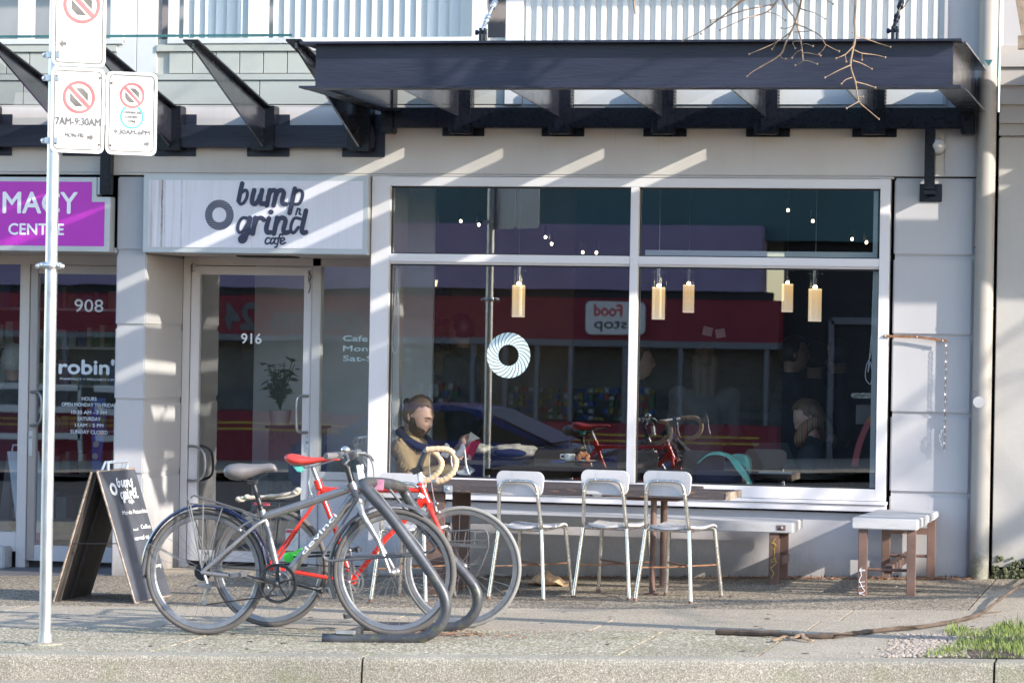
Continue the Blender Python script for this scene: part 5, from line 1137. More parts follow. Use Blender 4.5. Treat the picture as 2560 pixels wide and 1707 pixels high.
# ================================================================ PEOPLE
def headverts():
    bm=bmesh.new(); bmesh.ops.create_icosphere(bm,subdivisions=4,radius=1); us=[v.co.copy() for v in bm.verts]; fs=[tuple(v.index for v in f.verts) for f in bm.faces]; bm.free(); out=[]
    for u in us:
        x,y,z=u; p=Vector((x*.076,y*.097,z*.118)); t=max(0,-z)
        p.x*=1-.30*t**1.3
        if y<0 and z<0: p.y*=1-.35*t
        if y>0:
            p.y+=.010*t
            e=lambda cx,cz,sx,sz: math.exp(-((x-cx)/sx)**2-((z-cz)/sz)**2)
            p.y+=.030*e(0,-.20,.11,.13)+.017*e(0,0,.09,.2)+.009*e(0,.24,.6,.09)-.013*(e(.34,.06,.17,.1)+e(-.34,.06,.17,.1))+.009*e(0,-.50,.26,.06)-.004*e(0,-.56,.3,.02)+.013*e(0,-.86,.3,.14)
        out.append(p)
    return us,out,fs
HU,HP,HF=headverts()
def person(lab,base,joints,limbs,hc,hm,hs,skin,hair,cloth,voxel=.011,bun=False,beard=False,long_=0,hands=(),detail=False,face=True):
    T=thing('person',lab,'person',base)
    hm=Matrix(hm); fh=lambda p:Vector(hc)+hm@(p*hs)
    b=MB(); b.add([fh(p) for p in HP],HF)
    for s_ in (-1,1): b.ball(fh(Vector((s_*.077,-.012,-.005))),Vector((.012,.012,.03))*hs,8,6)
    nk=Vector(joints['neck']); capsule(b,nk,fh(Vector((0,-.02,-.06))),.052*hs,.050*hs)
    for a,c,ra,rb in limbs: capsule(b,joints[a],joints[c],ra*.78,rb*.78)
    for h in hands:   # wrist, forward dir, down (curl) dir, side dir
        wst,f,cu,sd=[Vector(v) for v in h]; f.normalize();cu.normalize();sd.normalize()
        capsule(b,wst,wst+f*.07,.024,.036); 
        for k in range(4):
            L=(.036,.042,.040,.030)[k]; p0=wst+f*.085+sd*(.027-.018*k); p1=p0+(f*.8+cu*.5).normalized()*L; p2=p1+(f*.1+cu).normalized()*L*.8; p3=p2+(-f*.5+cu*.6).normalized()*L*.55
            capsule(b,p0,p1,.0098,.0092,8);capsule(b,p1,p2,.0092,.0085,8);capsule(b,p2,p3,.0085,.0078,8)
        p0=wst+f*.035+sd*.03; p1=p0+(f+sd*.7+cu*.3).normalized()*.036; p2=p1+(f*.7+cu*.8).normalized()*.032; capsule(b,p0,p1,.013,.011,8); capsule(b,p1,p2,.011,.0095,8)
    smoothed(b,'body',skin,T,.0065 if detail else voxel,2 if detail else 3)
    c=MB()
    for a,d,ra,rb in limbs: capsule(c,joints[a],joints[d],ra,rb)
    smoothed(c,'jacket',cloth,T,.009 if detail else .018,2 if detail else 4,.017 if detail else .006,13)
    def shell(fn,sc,name,mt,dp=.002):
        q=MB(); idx={}; 
        for f in HF:
            if all(fn(HU[i]) for i in f):
                for i in f:
                    if i not in idx: 
                        idx[i]=len(q.v); n_=HU[i]; q.v.append(fh(HP[i]*sc+n_*dp*(1+noise.noise(n_*7))))
                q.f.append(tuple(idx[i] for i in f))
        return q.build(name,mt,T,smooth=True) if q.v else None
    shell(lambda u:(u.z>.40+.35*max(0,u.y) and u.z>.1) or (u.y<.02 and u.z>-.42) or (u.y<.22 and u.z>.12),1.065,'hair',hair,.005)
    if bun: MB().ball(fh(Vector((.0,-.108,.045))),Vector((.024,.022,.028))*hs,12,8).build('hair_bun',hair,T,smooth=True)
    if long_:
        q=MB(); 
        for s_ in (-1,0,1): capsule(q,fh(Vector((s_*.05,-.05,.02))),fh(Vector((s_*.055,-.075,-.12-long_))),.05*hs,.03*hs)
        smoothed(q,'long_hair',hair,T,.014,3,.006,25)
    if beard: shell(lambda u:(u.z<-.34 and u.y>-.15 and not (abs(u.x)<.24 and -.60<u.z<-.44 and u.y>.5) and not (u.z>-.42 and abs(u.x)<.22 and u.y>.3) ) or (-.4<u.z<.05 and abs(u.x)>.80 and -.1<u.y<.45),1.02,'beard','beard',.004)
    if detail:
        q=MB()
        for s_ in (-1,1):
            q.tube([fh(Vector((s_*x,.084+y,.022+z))) for x,y,z in ((.012,.012,.002),(.028,.012,.006),(.044,.0,.0))],.0035*hs,6)
        q.build('eyebrows','hairb',T); q=MB()
        for s_ in (-1,1): q.tube([fh(Vector((s_*x,.083+y,z))) for x,y,z in ((.015,.004,.003),(.027,.007,.001),(.040,.0,.003))],.0022*hs,6)
        q.build('eyelashes','hairk',T)
    return T
def face(yaw,pitch=0,roll=0): return Matrix.Rotation(R_(yaw),3,'Z')@Matrix.Rotation(R_(pitch),3,'X')@Matrix.Rotation(R_(roll),3,'Y')
J=dict(neck=V(1024,1094,.70),chest=V(1040,1150,.70),belly=V(1046,1215,.72),hip=V(1040,1262,.72),shn=V(1006,1122,.56),sh_f=V(1046,1118,.88),eln=V(1034,1196,.47),hn=V(1128,1172,.47),elf=V(1108,1190,.92),hf=V(1150,1122,.80),kn=V(1180,1262,.62),kf=V(1180,1262,.82),ft=V(1185,1400,.7))
MAN=person('bearded man in a tan coat reading a red book behind the cafe window',tuple(V(1040,1262,.72)),J,
 [('neck','chest',.085,.15),('chest','belly',.155,.165),('belly','hip',.165,.17),('shn','chest',.085,.12),('sh_f','chest',.085,.12),('shn','eln',.082,.066),('eln','hn',.064,.044),('sh_f','elf',.08,.062),('elf','hf',.060,.042),('hip','kn',.10,.08),('hip','kf',.10,.08),('kn','ft',.07,.05)],
 V(1046,1040,.66),face(-112,-20,0),1.17,'skin','hairb','coat',bun=True,beard=True,detail=True,
 hands=((V(1128,1170,.47),(1,.15,.25),(.15,.4,.5),(0,-.3,1)),(V(1147,1122,.80),(.6,-.3,.7),(.5,-.3,-.1),(-.3,0,1))))
q=MB(); q.tube(cat([V(1000,1078,.60),V(1012,1092,.54),V(1042,1112,.52),V(1072,1120,.60),V(1080,1108,.74),V(1060,1088,.82),V(1020,1072,.80)],5,True),.034,10,True,.55); q.tube(cat([V(1070,1116,.60),V(1090,1132,.62),V(1098,1150,.66)],4),[.035]*8+[.02],10) if 0 else None
q.build('collar','scarfn',MAN,smooth=True)
BK=thing('book','red covered paperback held open by the seated man','book',V(1180,1130,.6))
c=[V(1176,1103,.56),V(1201,1100,.72),V(1170,1158,.72),V(1160,1130,.56)]
def slab4(pts,d,name,mt,par): return MB().prism(pts,d).build(name,mt,par)
a,b,c_,d=V(1178,1104,.50),V(1202,1100,.66),V(1172,1158,.66),V(1158,1132,.50)
slab4([V(1179,1103,.47),V(1201,1099,.55),V(1172,1160,.55),V(1160,1130,.47)],(.004,.004,0),'cover','book',BK)
slab4([V(1176,1080,.50),V(1198,1096,.57),V(1178,1102,.53),V(1162,1130,.49)],(.003,.02,0),'pages','paper',BK)
PK=thing('paper_wrapper','white paper wrapper with blue print beside the reading man\'s hand','wrapper',V(1160,1175,.45)); MB().prism([V(1140,1168,.46),V(1168,1160,.46),V(1187,1176,.46),V(1170,1188,.46),V(1142,1186,.46)],(0,.04,0)).build('wrapper','paper',PK,bev=.006); text('bd',lambda x,y,l=0:V(1162,1182,.455)+Vector((x,-l,y)),.03).build('print','blue',PK)
def simple(lab,px,py,Y,yaw,hs,skin,hair,cloth,pitch=0,long_=0,drop=1.1,sit=False,w_=.2):
    h=V(px,py,Y); f=Matrix.Rotation(R_(yaw),3,'Z'); L=lambda x,y,z: h+f@Vector((x,y,z))
    J=dict(neck=L(0,-.02,-.17),chest=L(0,-.02,-.36),hip=L(0,-.04,-.72),sl=L(-w_,-.02,-.25),sr=L(w_,-.02,-.25),el=L(-w_-.04,.0,-.52),er=L(w_+.04,.0,-.52),hl=L(-.14,.2,-.62),hr=L(.14,.2,-.62))
    lim=[('neck','chest',.07,.14),('chest','hip',.145,.15),('sl','chest',.075,.12),('sr','chest',.075,.12),('sl','el',.062,.052),('sr','er',.062,.052),('el','hl',.05,.036),('er','hr',.05,.036)]
    for s_,n in ((-.1,'a'),(.1,'b')):
        J['k'+n]=L(s_,.38,-.78) if sit else L(s_,0,-1.12); J['f'+n]=L(s_,.38,-1.15) if sit else L(s_,0,-1.52)
        J['h'+n]=L(s_*.8,-.03,-.75); lim+=[('h'+n,'k'+n,.085,.065),('k'+n,'f'+n,.06,.045)]
    hd=[(J['hl'],f@Vector((.3,1,0)),f@Vector((.5,0,-.5)),(0,0,1)),(J['hr'],f@Vector((-.3,1,0)),f@Vector((-.5,0,-.5)),(0,0,1))]
    return person(lab,tuple(J['hip']),J,lim,h,f@Matrix.Rotation(R_(pitch),3,'X'),hs,skin,hair,cloth,long_=long_,hands=hd)
WS=simple('woman in dark clothes and striped scarf bent over a laptop, right of the window',2022,1042,1.0,95,1.05,'skin','hairb','cloth',-32,.03,sit=True)
MB().tube(cat([V(2000,1098,.80),V(2012,1072,.78),V(2038,1056,.8),V(2056,1070,.95),V(2050,1098,1.1),V(2010,1108,1.05)],5,True),.042,10,True).build('scarf','scarf',WS,smooth=True)
simple('standing man with black hair turned right, deep inside the cafe',1985,885,2.6,-70,1.1,'skin2','hairk','cloth')
simple('standing person with dark hair seen from behind, beside the black haired man',2040,900,2.9,-20,1.1,'skin2','hairk','cloth')
simple('third dark haired person nearest the coffee machine inside the cafe',2092,890,3.3,60,1.05,'skin2','hairk','cloth')
simple('long haired woman in a light top standing in the middle of the cafe',1762,905,2.6,15,1.05,'skin','hairb','clothd',0,.18)
simple('brown haired woman in profile behind the central window mullion',1600,905,3.0,-80,1.05,'skin','hairb','cloth',0,.12)
simple('tall dark figure in a cap at the left inside the cafe',1150,825,3.2,80,1.1,'skin2','hairk','cloth')
CU=simple('white haired person in a dark jacket inside the pharmacy, seen from behind',34,905,1.7,10,1.12,'skin','hairw','cloth')
# ================================================================ INTERIOR THINGS
def pend(px,y0,y1,Y,lab,first=None):
    a=V(px,y0,Y); b=V(px,y1,Y); h=a.z-b.z
    if first is None:
        T=thing('pendant_lamp',lab,'pendant lamp',a,'lit pendant lamps inside the cafe')
        MB().lathe([(.043,0),(.046,-.002),(.046,-.225),(.044,-.227)],a,24).build('lamp_shade','lamp',T,smooth='auto')
        MB().lathe([(.052,.12),(.054,.12),(.054,-.215),(.052,-.215)],a,24).build('glass_sleeve','clearg',T,smooth='auto')
        q=MB(); q.tube([a+Vector((0,0,.03)),a+Vector((0,0,.16))],.020,14); q.tube([a+Vector((-.055,0,.105)),a+Vector((.055,0,.105))],.002,5); q.tube([a+Vector((-.058,0,-.195)),a+Vector((.058,0,-.195))],.002,5); q.build('fitting','chrome',T,smooth='auto')
        MB().tube([a+Vector((0,0,.16)),a+Vector((0,0,1.2))],.002,5).build('cord','galv',T)
        MB().ball(a+Vector((0,0,.012)),(.016,.016,.014)).build('bulb','bulb',T); return T
    return dup(first,a,0,lab)
PL=pend(1297,713,791,1.2,'lit pendant lamp alone in the left half of the window')
pend(1647,718,797,1.2,'lit pendant lamp just right of the window mullion',PL); pend(2038,722,803,1.2,'rightmost lit pendant lamp, near the coffee machine',PL)
pend(1722,712,780,4.6,'smaller lit pendant lamp further back, second from the mullion',PL); pend(1969,710,780,4.6,'smaller lit pendant lamp further back, left of the rightmost one',PL)
S0=None
SPL=['tiny spot lamp '+t for t in ('farthest left in the upper window pane','second from the left in the upper pane','upper one of the left pane\'s middle pair','lower one of the left pane\'s middle pair','left one of the pair beside the mullion','right one of the pair beside the mullion','highest in the right upper pane','just right of the highest one, right pane','left one of the pair at far right','farthest right in the upper pane')]
for i,(px,py) in enumerate(((1152,553),(1197,562),(1364,593),(1379,610),(1457,631),(1491,632),(1970,526),(2032,553),(2130,598),(2166,606))):
    a=V(px,py,3.9)
    if S0 is None:
        S0=thing('spot_lamp',SPL[0],'spot lamp',a,'tiny spot lamps under the cafe ceiling'); MB().ball(a,(.011,.011,.013),8,6).build('bulb','bulb',S0); MB().tube([a+Vector((0,0,.015)),a+Vector((.0,0,.09))],.022,8).build('lamp_body','black',S0)
    else: dup(S0,a,0,SPL[i])
TT=thing('window_table','dark table inside the cafe window holding a cup and a pastry','table',(-4.3,.8,.0))
tz=V(1410,1153,.55).z-.004
MB().box(-5.0,-3.72,.42,1.1,tz-.03,tz).build('table_top','floor',TT,bev=.003)
for x in (-4.9,-3.82):
    for y in (.5,1.02): MB().box(x-.02,x+.02,y-.02,y+.02,-.02,tz-.03).build('leg','floor',TT)
CP=thing('coffee_cup','white coffee cup on the table behind the window','cup',V(1422,1152,.55)); a=V(1424,1153,.55)
MB().lathe([(.018,.006),(.030,.012),(.038,.035),(.041,.052),(.038,.052),(.034,.03)],a,20).build('cup','porc',CP,smooth='auto'); MB().tube(cat([a+Vector((-.036,0,.045)),a+Vector((-.062,0,.044)),a+Vector((-.060,0,.022)),a+Vector((-.034,0,.018))],4),.005,7).build('handle','porc',CP,smooth=True)
tag(MB().lathe([(.03,0),(.078,.008),(.080,.011),(.03,.006)],a+Vector((0,0,-.003)),24).build('saucer','porc',None,smooth='auto',org=a),'white saucer under the coffee cup','saucer')
b=V(1458,1154,.52); tag(MB().lathe([(.05,0),(.095,.012),(.098,.015),(.05,.006)],b+Vector((0,0,-.003)),24).build('plate','porc',None,smooth='auto',org=b),'white plate holding the pastry','plate')
q=MB(); 
for i in range(9):
    t=i/8*math.pi; q.ball(b+Vector((.03*math.cos(t),-.01+.02*math.sin(t*2),.022+.024*math.sin(t)+.008*(i%2))),(.018,.024,.022),8,6)
tag(q.build('croissant','crois',None,smooth=True,org=b),'brown flaky pastry on the plate beside the cup','pastry')
a=V(1393,1158,.50); tag(MB().box(a.x-.05,a.x+.06,.46,.56,tz+.001,tz+.007).build('blue_card','blue',None,org=a),'flat blue card in front of the coffee cup','card')
q=MB(); c=V(1260,1150,.75)
for i in range(26): q.ball((c.x+random.uniform(-.2,.17),.75+random.uniform(-.12,.12),tz+.035+random.uniform(0,.055)*(1)),(random.uniform(.05,.09),random.uniform(.04,.07),random.uniform(.02,.035)),10,7)
HP_=thing('folded_jacket','rumpled olive jacket heaped on the table right of the reading man','jacket',c); o=smoothed(q,'fabric','rope',HP_,.011,4,.014,14)
q=MB(); q.ball((c.x+.07,.62,tz+.05),(.12,.04,.03),12,8); q.build('dark_lining','scarfn',HP_,smooth=True)
BPk=thing('backpack','dark backpack with turquoise flap leaning behind the window, right of the mullion','backpack',V(1800,1180,.6))
q=MB(); q.prism(cat([V(1735,1208,.55),V(1742,1158,.55),V(1775,1138,.55),V(1820,1142,.55),V(1862,1170,.55),V(1880,1208,.55)],4),(0,.28,0)); q.build('bag_body','scarfn',BPk,bev=.01)
P1=cat([V(1742,1160,.50),V(1772,1138,.48),V(1815,1142,.47),V(1842,1175,.47),V(1872,1212,.47)],6); P2=cat([V(1745,1154,.50),V(1780,1130,.48),V(1828,1138,.47),V(1862,1176,.47),V(1880,1212,.47)],6)
n=len(P1); q=MB().add(P1+P2+[p+Vector((0,.05,0)) for p in P1+P2],[(i,i+1,n+i+1,n+i) for i in range(n-1)]+[(2*n+i,2*n+i+1,3*n+i+1,3*n+i) for i in range(n-1)]+[(n+i,n+i+1,3*n+i+1,3*n+i) for i in range(n-1)]); q.build('flap','teal',BPk,smooth='auto')
q=MB(); q.prism(cat([V(1822,1210,.62),V(1818,1145,.62),V(1850,1135,.62),V(1872,1150,.62),V(1874,1210,.62)],4),(0,.12,0)); q.build('side_pocket','teal',BPk,bev=.006)
LT=thing('laptop','open dark laptop in front of the woman with the scarf','laptop',V(1930,1170,.9))
q=MB(); q.prism([V(1878,1105,.95),V(1968,1106,.95),V(1990,1165,.85),V(1912,1172,.85)],(0,.006,0)); q.build('screen','laptop',LT,bev=.002); 
q=MB(); q.box(V(1905,1175,.8).x,V(1990,1175,.8).x,.62,.86,V(1950,1176,.8).z-.012,V(1950,1176,.8).z); q.build('keyboard_base','galv',LT,bev=.003)
T2=thing('cafe_table','dark round cafe table under the laptop','table',(-2.6,.9,0)); z2=V(1950,1176,.8).z-.013; MB().lathe([(.34,-.03),(.35,0)],(-2.62,.85,z2),28).build('table_top','floor',T2); MB().tube([(-2.62,.85,-.02),(-2.62,.85,z2-.03)],.03,12).build('leg','black',T2)
# cafe counter and machine
CT=thing('service_counter','dark service counter across the back of the cafe with a pale strip','counter',(-3,4.2,0)); MB().box(-4.3,-1.5,3.9,4.6,-.02,1.02).build('front','dark',CT,bev=.005); MB().box(-4.33,-1.5,3.86,4.65,1.02,1.07).build('counter_top','laptop',CT,bev=.004)
EM=thing('coffee_machine','chrome fronted coffee machine at the right end of the counter','coffee machine',(-1.75,3.9,1.07))
MB().box(-2.35,-1.6,3.95,4.5,1.07,1.5).build('body','black',EM,bev=.02); MB().prism([V(2125,982,2.2),V(2190,982,2.2),V(2190,996,2.2),V(2130,996,2.2)],(0,.3,0)).build('chrome_tray','chrome',EM,bev=.01); MB().box(V(2140,1010,2.2).x,V(2190,1010,2.2).x,2.2,2.5,V(2150,1060,2.2).z,V(2150,1012,2.2).z).build('side_panel','clothg',EM)
for i in range(4):
    a=Vector((-2.25+i*.17,4.1,1.5)); CPp=MB().lathe([(.03,0),(.04,.06),(.036,.06)],a,12).build('stacked_cup','porc',None,smooth='auto',org=a); tag(CPp,['leftmost','second','third','rightmost'][i]+' white cup upturned on top of the coffee machine','cup','cups on the coffee machine')
SH=thing('wall_shelves','tall black shelving with dark ledges and plants at the left of the cafe','shelves',(-5.6,3.5,0))
xs=V(1086,700,3.4).x; MB().box(xs-.02,xs+.02,3.38,3.42,0,2.9).build('upright','black',SH)
for py in (730,802,870,942): z=V(1080,py,3.4).z; MB().box(xs-.16,xs+.10,3.25,3.55,z-.03,z+.02).build('shelf','black',SH)
a=V(1076,716,3.3); MB().lathe([(.05,0),(.06,.05)],a,12).build('lamp_shade','lamp',SH)
def plant(lab,base,h,n,pot=None,leafr=.05):
    T=thing('potted_plant',lab,'plant',base); base=Vector(base)
    if pot: MB().lathe([(pot*.72,0),(pot*.98,pot*1.45),(pot,pot*1.5),(pot*.9,pot*1.5)],base,24).build('pot','pot',T,smooth='auto')
    z0=pot*1.4 if pot else 0
    st=MB(); lv=MB()
    for i in range(n):
        a=random.uniform(0,6.28); d=Vector((math.cos(a),math.sin(a),0)); p0=base+Vector((0,0,z0)); p1=p0+d*random.uniform(.03,.12)+Vector((0,0,h*random.uniform(.5,1))); st.tube(cat([p0,p0.lerp(p1,.5)+Vector((0,0,.03)),p1],3),.003,4)
        for k in range(5):
            c=p0.lerp(p1,.4+.15*k)+Vector((random.uniform(-.04,.04),random.uniform(-.04,.04),random.uniform(-.02,.03))); b=random.uniform(0,6.28); u=Vector((math.cos(b),math.sin(b),random.uniform(-.4,.5)))*leafr; w__=Vector((-math.sin(b),math.cos(b),random.uniform(-.3,.3)))*leafr*.5
            lv.add([c-u,c-w__,c+u,c+w__],[(0,1,2,3)])
    st.build('stem','plant',T); lv.build('leaves','plant',T,kind='stuff'); return T
plant('green plant in a white pot on a stand just inside the 916 door',V(700,1068,1.35),.36,28,.085,.05)
ST=thing('plant_stand','dark cabinet under the potted plant inside the 916 door','cabinet',V(720,1200,1.4)); a=V(672,1070,1.2);b=V(780,1070,1.2); MB().box(a.x,b.x,1.2,1.6,-.02,a.z).build('cabinet','opdark',ST,bev=.004); MB().box(a.x-.02,b.x+.02,1.17,1.62,a.z,a.z+.02).build('cabinet_top','laptop',ST)
plant('trailing plant on a shelf behind the ring decal',V(1110,890,3.3),.18,9,None,.05)
# blinds cords
def cordloop(lab,pts,Y,r=.0035):
    q=MB(); P=cat([V(x,y,Y) for x,y in pts],14); 
    q.tube(P,[r*(1 if i%2 else .55) for i in range(len(P))],6); o=q.build('blind_cord','whitev',None,smooth=True,org=P[0]); tag(o,lab,'cord'); return o
cordloop('white beaded blind cord looped at the left edge of the cafe window',[(992,660),(989,720),(983,800),(980,860),(986,884),(993,876),(996,850),(995,760),(993,660)],.12)
cordloop('white blind cord tied in a loop at the right edge of the cafe window',[(2184,670),(2180,800),(2178,880),(2166,915),(2164,945),(2176,960),(2180,935),(2176,905),(2170,930),(2174,890),(2182,800)],.14)
# papers, red and orange band added for a reflected tail light
for px,py,rz in ((1769,828,12),(1801,833,-10)):
    a=V(px,py,2.0); tag(MB().obox(a,(.035,.002,.032),(0,R_(rz),0)).build('pinned_paper','clothg',None,org=a),'small pale paper card hanging in the window, '+('left' if px<1790 else 'right')+' of the pair','paper','pair of pale paper cards')
q=MB(); P=cat([V(x,y,.9) for x,y in ((2190,1030),(2168,1062),(2148,1110),(2136,1165))],5); n=len(P)
for i,p in enumerate(P): q.v+=[p+Vector((-.022,0,0)),p+Vector((.022,0,0)),p+Vector((-.022,.02,0)),p+Vector((.022,.02,0))]
q.f+=[(i*4+a,i*4+b,(i+1)*4+b,(i+1)*4+a) for i in range(n-1) for a,b in ((0,1),(1,3),(3,2),(2,0))]
CB=thing('taillight_stand_in','curved red and orange stand-in for a reflected car tail light, right edge of the window','panel',V(2150,1100,.9)); k=n//3; MB().add(q.v[k*4-4:],[(i*4+a,i*4+b,(i+1)*4+b,(i+1)*4+a) for i in range(n-k) for a,b in ((0,1),(1,3),(3,2),(2,0))]).build('red_part','signr',CB); MB().add(q.v[:k*4],[(i*4+a,i*4+b,(i+1)*4+b,(i+1)*4+a) for i in range(k-1) for a,b in ((0,1),(1,3),(3,2),(2,0))]).build('orange_part','orange',CB)
# pharmacy shelves with boxes
PSH=thing('pharmacy_shelves','dark shelves crowded with small boxes and jars inside the pharmacy','shelves',(-8,3,0))
bc=[mat('box_'+n,c,.6) for n,c in (('cream',(.5,.42,.25)),('maroon',(.25,.04,.06)),('blue',(.08,.15,.35)),('white',(.5,.5,.48)),('green',(.08,.22,.1)))]
for z in (.15,.5,.85,1.2,1.5,1.8):
    MB().box(-9.5,-7.4,2.6,2.95,z-.02,z).build('shelf','kick',PSH)
qs=[MB() for _ in bc]
for z in (.15,.5,.85,1.2,1.5,1.8):
    x=-9.45
    while x<-7.5:
        w_=random.uniform(.03,.09); h=random.uniform(.06,.2); qs[random.randrange(5)].box(x,x+w_*.92,2.62+random.uniform(0,.05),2.9,z,z+h); x+=w_*1.05
for q,m_ in zip(qs,bc): q.build('stock_boxes',m_,PSH,kind='stuff')
SW2=thing('white_sandwich_board','white sandwich board with a magenta foot standing in the pharmacy','sandwich board',V(60,1360,1.2))
a=V(10,1130,1.05); 
MB().prism([V(18,1128,1.0),V(96,1128,1.0),V(130,1345,.95),V(45,1345,.95)],(0,.02,0)).build('front_panel','whitev',SW2); MB().prism([V(-10,1345,1.5),V(18,1128,1.02),V(28,1128,1.02),V(20,1345,1.5)],(.02,.02,0)).build('rear_panel','clothg',SW2); MB().prism([V(42,1330,.946),V(127,1330,.946),V(133,1368,.94),V(48,1368,.94)],(0,.015,0)).build('foot_band','purple',SW2); MB().tube([V(30,1128,1),V(33,1112,1),V(60,1112,1),V(63,1128,1)],.008,6).build('handle','whitev',SW2)
BN=thing('hanging_banner','narrow colourful banner hanging inside the pharmacy door','banner',V(248,1080,1.3))
MB().prism([V(228,995,1.3),V(264,995,1.3),V(266,1040,1.3),V(250,1180,1.3),V(230,1180,1.3)],(0,.006,0)).build('cloth','blue',BN)
for i,(px,py,m_) in enumerate(((252,1018,bc[0]),(256,1034,bc[4]),(254,1052,bc[4]),(252,1068,bc[2]),(253,1082,M['orange']),(240,1110,bc[3]),(238,1140,bc[3]))): MB().ball(V(px,py,1.294),(.024,.003,.024),10,6).build('printed_patch',m_,BN)
# ================================================================ TREE AT THE KERB
def grow(q,p,d,L,r,dep,out,minz=3.9):
    n=4; pts=[p]; rs=[r]
    for i in range(n):
        d=(d+Vector((random.gauss(0,.16),random.gauss(0,.16),random.gauss(.03,.12)))).normalized(); p=p+d*L/n
        if p.z<minz: p.z=minz+.05; d.z=abs(d.z)
        pts.append(p); rs.append(r*(1-.45*(i+1)/n))
    q.tube(pts,rs,8 if dep>3 else 5 if dep>1 else 4); out.append(p)
    if dep<=0: return
    for k in range(3 if dep>1 else 4):
        a=random.uniform(0,6.28); s=random.uniform(.45,.95); u=d.orthogonal().normalized(); w_=d.cross(u); nd=(d+(u*math.cos(a)+w_*math.sin(a))*s).normalized(); i=random.choice((2,3,4)); grow(q,pts[i],nd,L*random.uniform(.6,.82),rs[i]*random.uniform(.5,.72),dep-1,out,minz)
def tree(lab,x,y,seed,minz,dep=5,lean=(0,0),h0=3.6):
    random.seed(seed); T=thing('street_tree',lab,'tree',(x,y,g(x,y)),'bare street trees along the kerb'); z=g(x,y)-.02
    pts=[Vector((x,y,z)),Vector((x+.02,y,z+.3)),Vector((x+lean[0]*.5,y+lean[1]*.5,z+h0*.55)),Vector((x+lean[0],y+lean[1],z+h0))]
    MB().tube(cat(pts,5),[.10-.03*i/16 for i in range(16)],14).build('trunk','bark',T,smooth='auto')
    q=MB(); out=[]
    for k in range(6):
        a=k*1.05+random.uniform(-.3,.3); grow(q,pts[-1]-Vector((0,0,.1)),Vector((math.cos(a)*.75,math.sin(a)*.75,random.uniform(.5,1.1))).normalized(),1.7,.085,dep,out,minz)
    q.build('branches','bark',T); return T
TR=tree('bare street tree in the grassy pit, its twigs hanging over the canopy',-.24,-4.8,5,3.95,4)
tree('bare street tree further right along the kerb, out of the picture',7.2,-4.8,11,3.0,3); tree('bare street tree furthest right along the kerb, out of the picture',12.8,-4.8,17,2.6,3)
def C(x,y): return V(1650+x/2.585,y/2.585,-3.0)
top_=V(1960,-330,-3.1)
tw=[([(1270,-60),(1258,110),(1262,235),(1247,330),(1235,430),(1262,530),(1275,620),(1287,662),(1330,700),(1402,762)],.0075),
([(1262,237),(1320,245),(1400,270),(1480,296)],.004),([(1252,298),(1205,358),(1150,388)],.004),([(1203,360),(1210,405)],.003),([(1258,325),(1300,341),(1380,346),(1445,362)],.004),([(1300,341),(1300,385)],.002),
([(1246,394),(1300,408),(1358,438)],.004),([(1236,424),(1170,462),(1080,513)],.004),([(1262,530),(1320,540),(1380,558)],.004),([(1242,504),(1206,522),(1182,550)],.003),([(1281,655),(1212,705)],.003),([(1284,622),(1306,622)],.002),
([(770,-60),(790,20),(850,100),(880,150),(960,190),(1050,245),(1085,300),(1168,342)],.006),([(1085,300),(1070,330),(1040,360)],.003),
([(868,130),(900,240),(915,320),(922,392)],.006),([(908,320),(872,334),(840,366)],.0035),([(917,345),(955,345),(1050,371)],.004),([(922,392),(900,405),(864,416)],.0035),([(925,390),(975,402),(1026,423)],.0035),([(908,292),(940,284),(996,306)],.003),([(898,262),(846,264),(863,306)],.003),
([(915,-60),(902,20),(868,130),(800,260),(762,345),(650,430),(600,470),(572,500)],.007),([(762,345),(770,365),(796,372)],.003),([(868,140),(820,205),(720,275),(584,356)],.0045),([(740,265),(712,312)],.002),
([(600,-60),(555,0),(400,130),(250,200),(126,256)],.007),([(400,130),(330,135)],.003),([(250,200),(255,215)],.002),([(770,-60),(740,0),(680,75),(560,130),(400,206)],.0055),([(720,20),(540,82),(370,140),(330,150)],.004),
([(850,-20),(900,50),(1000,90),(1082,136)],.004),([(860,200),(940,205),(985,204)],.003),([(870,150),(800,175),(768,170)],.003),([(1640,-40),(1580,45),(1540,70)],.004),([(1245,215),(1262,190)],.003),([(680,72),(740,85),(796,122)],.003),([(600,0),(520,20),(480,10)],.003),([(1080,0),(1100,20),(1132,40)],.003)]
for pts,r in tw:
    P=cat([C(*p)+Vector((0,.10*math.sin(p[0]*.01)+.0,0)) for p in pts],4); n=len(P)
    q=MB(); q.tube(P,[max(.0016,r*(1-.75*i/n))*(1+.35*(i%5==0)) for i in range(n)],6); q.ball(P[-1],(.0055,.0055,.0065),6,5); q.build('twig','twig',TR,smooth='auto')
q=MB(); 
for p in ((1270,-60),(770,-60),(915,-60),(600,-60),(1640,-40)): q.tube(cat([C(*p),C(*p).lerp(top_,.5)+Vector((0,0,.08)),top_],4),[.009,.010,.012,.013,.014,.016,.018,.02,.022],7)
q.tube(cat([top_,Vector((-1.2,-3.9,4.7)),Vector((-.24,-4.8,3.6))],5),[.024+.004*i for i in range(11)],8)
q.tube([V(1583,-30,-3),V(1585,10,-3),V(1588,36,-3)],[.008,.007,.005],6); q.tube([V(1583,-30,-3),V(1640,-200,-3),top_],.01,6); q.build('limb','bark',TR,smooth='auto')
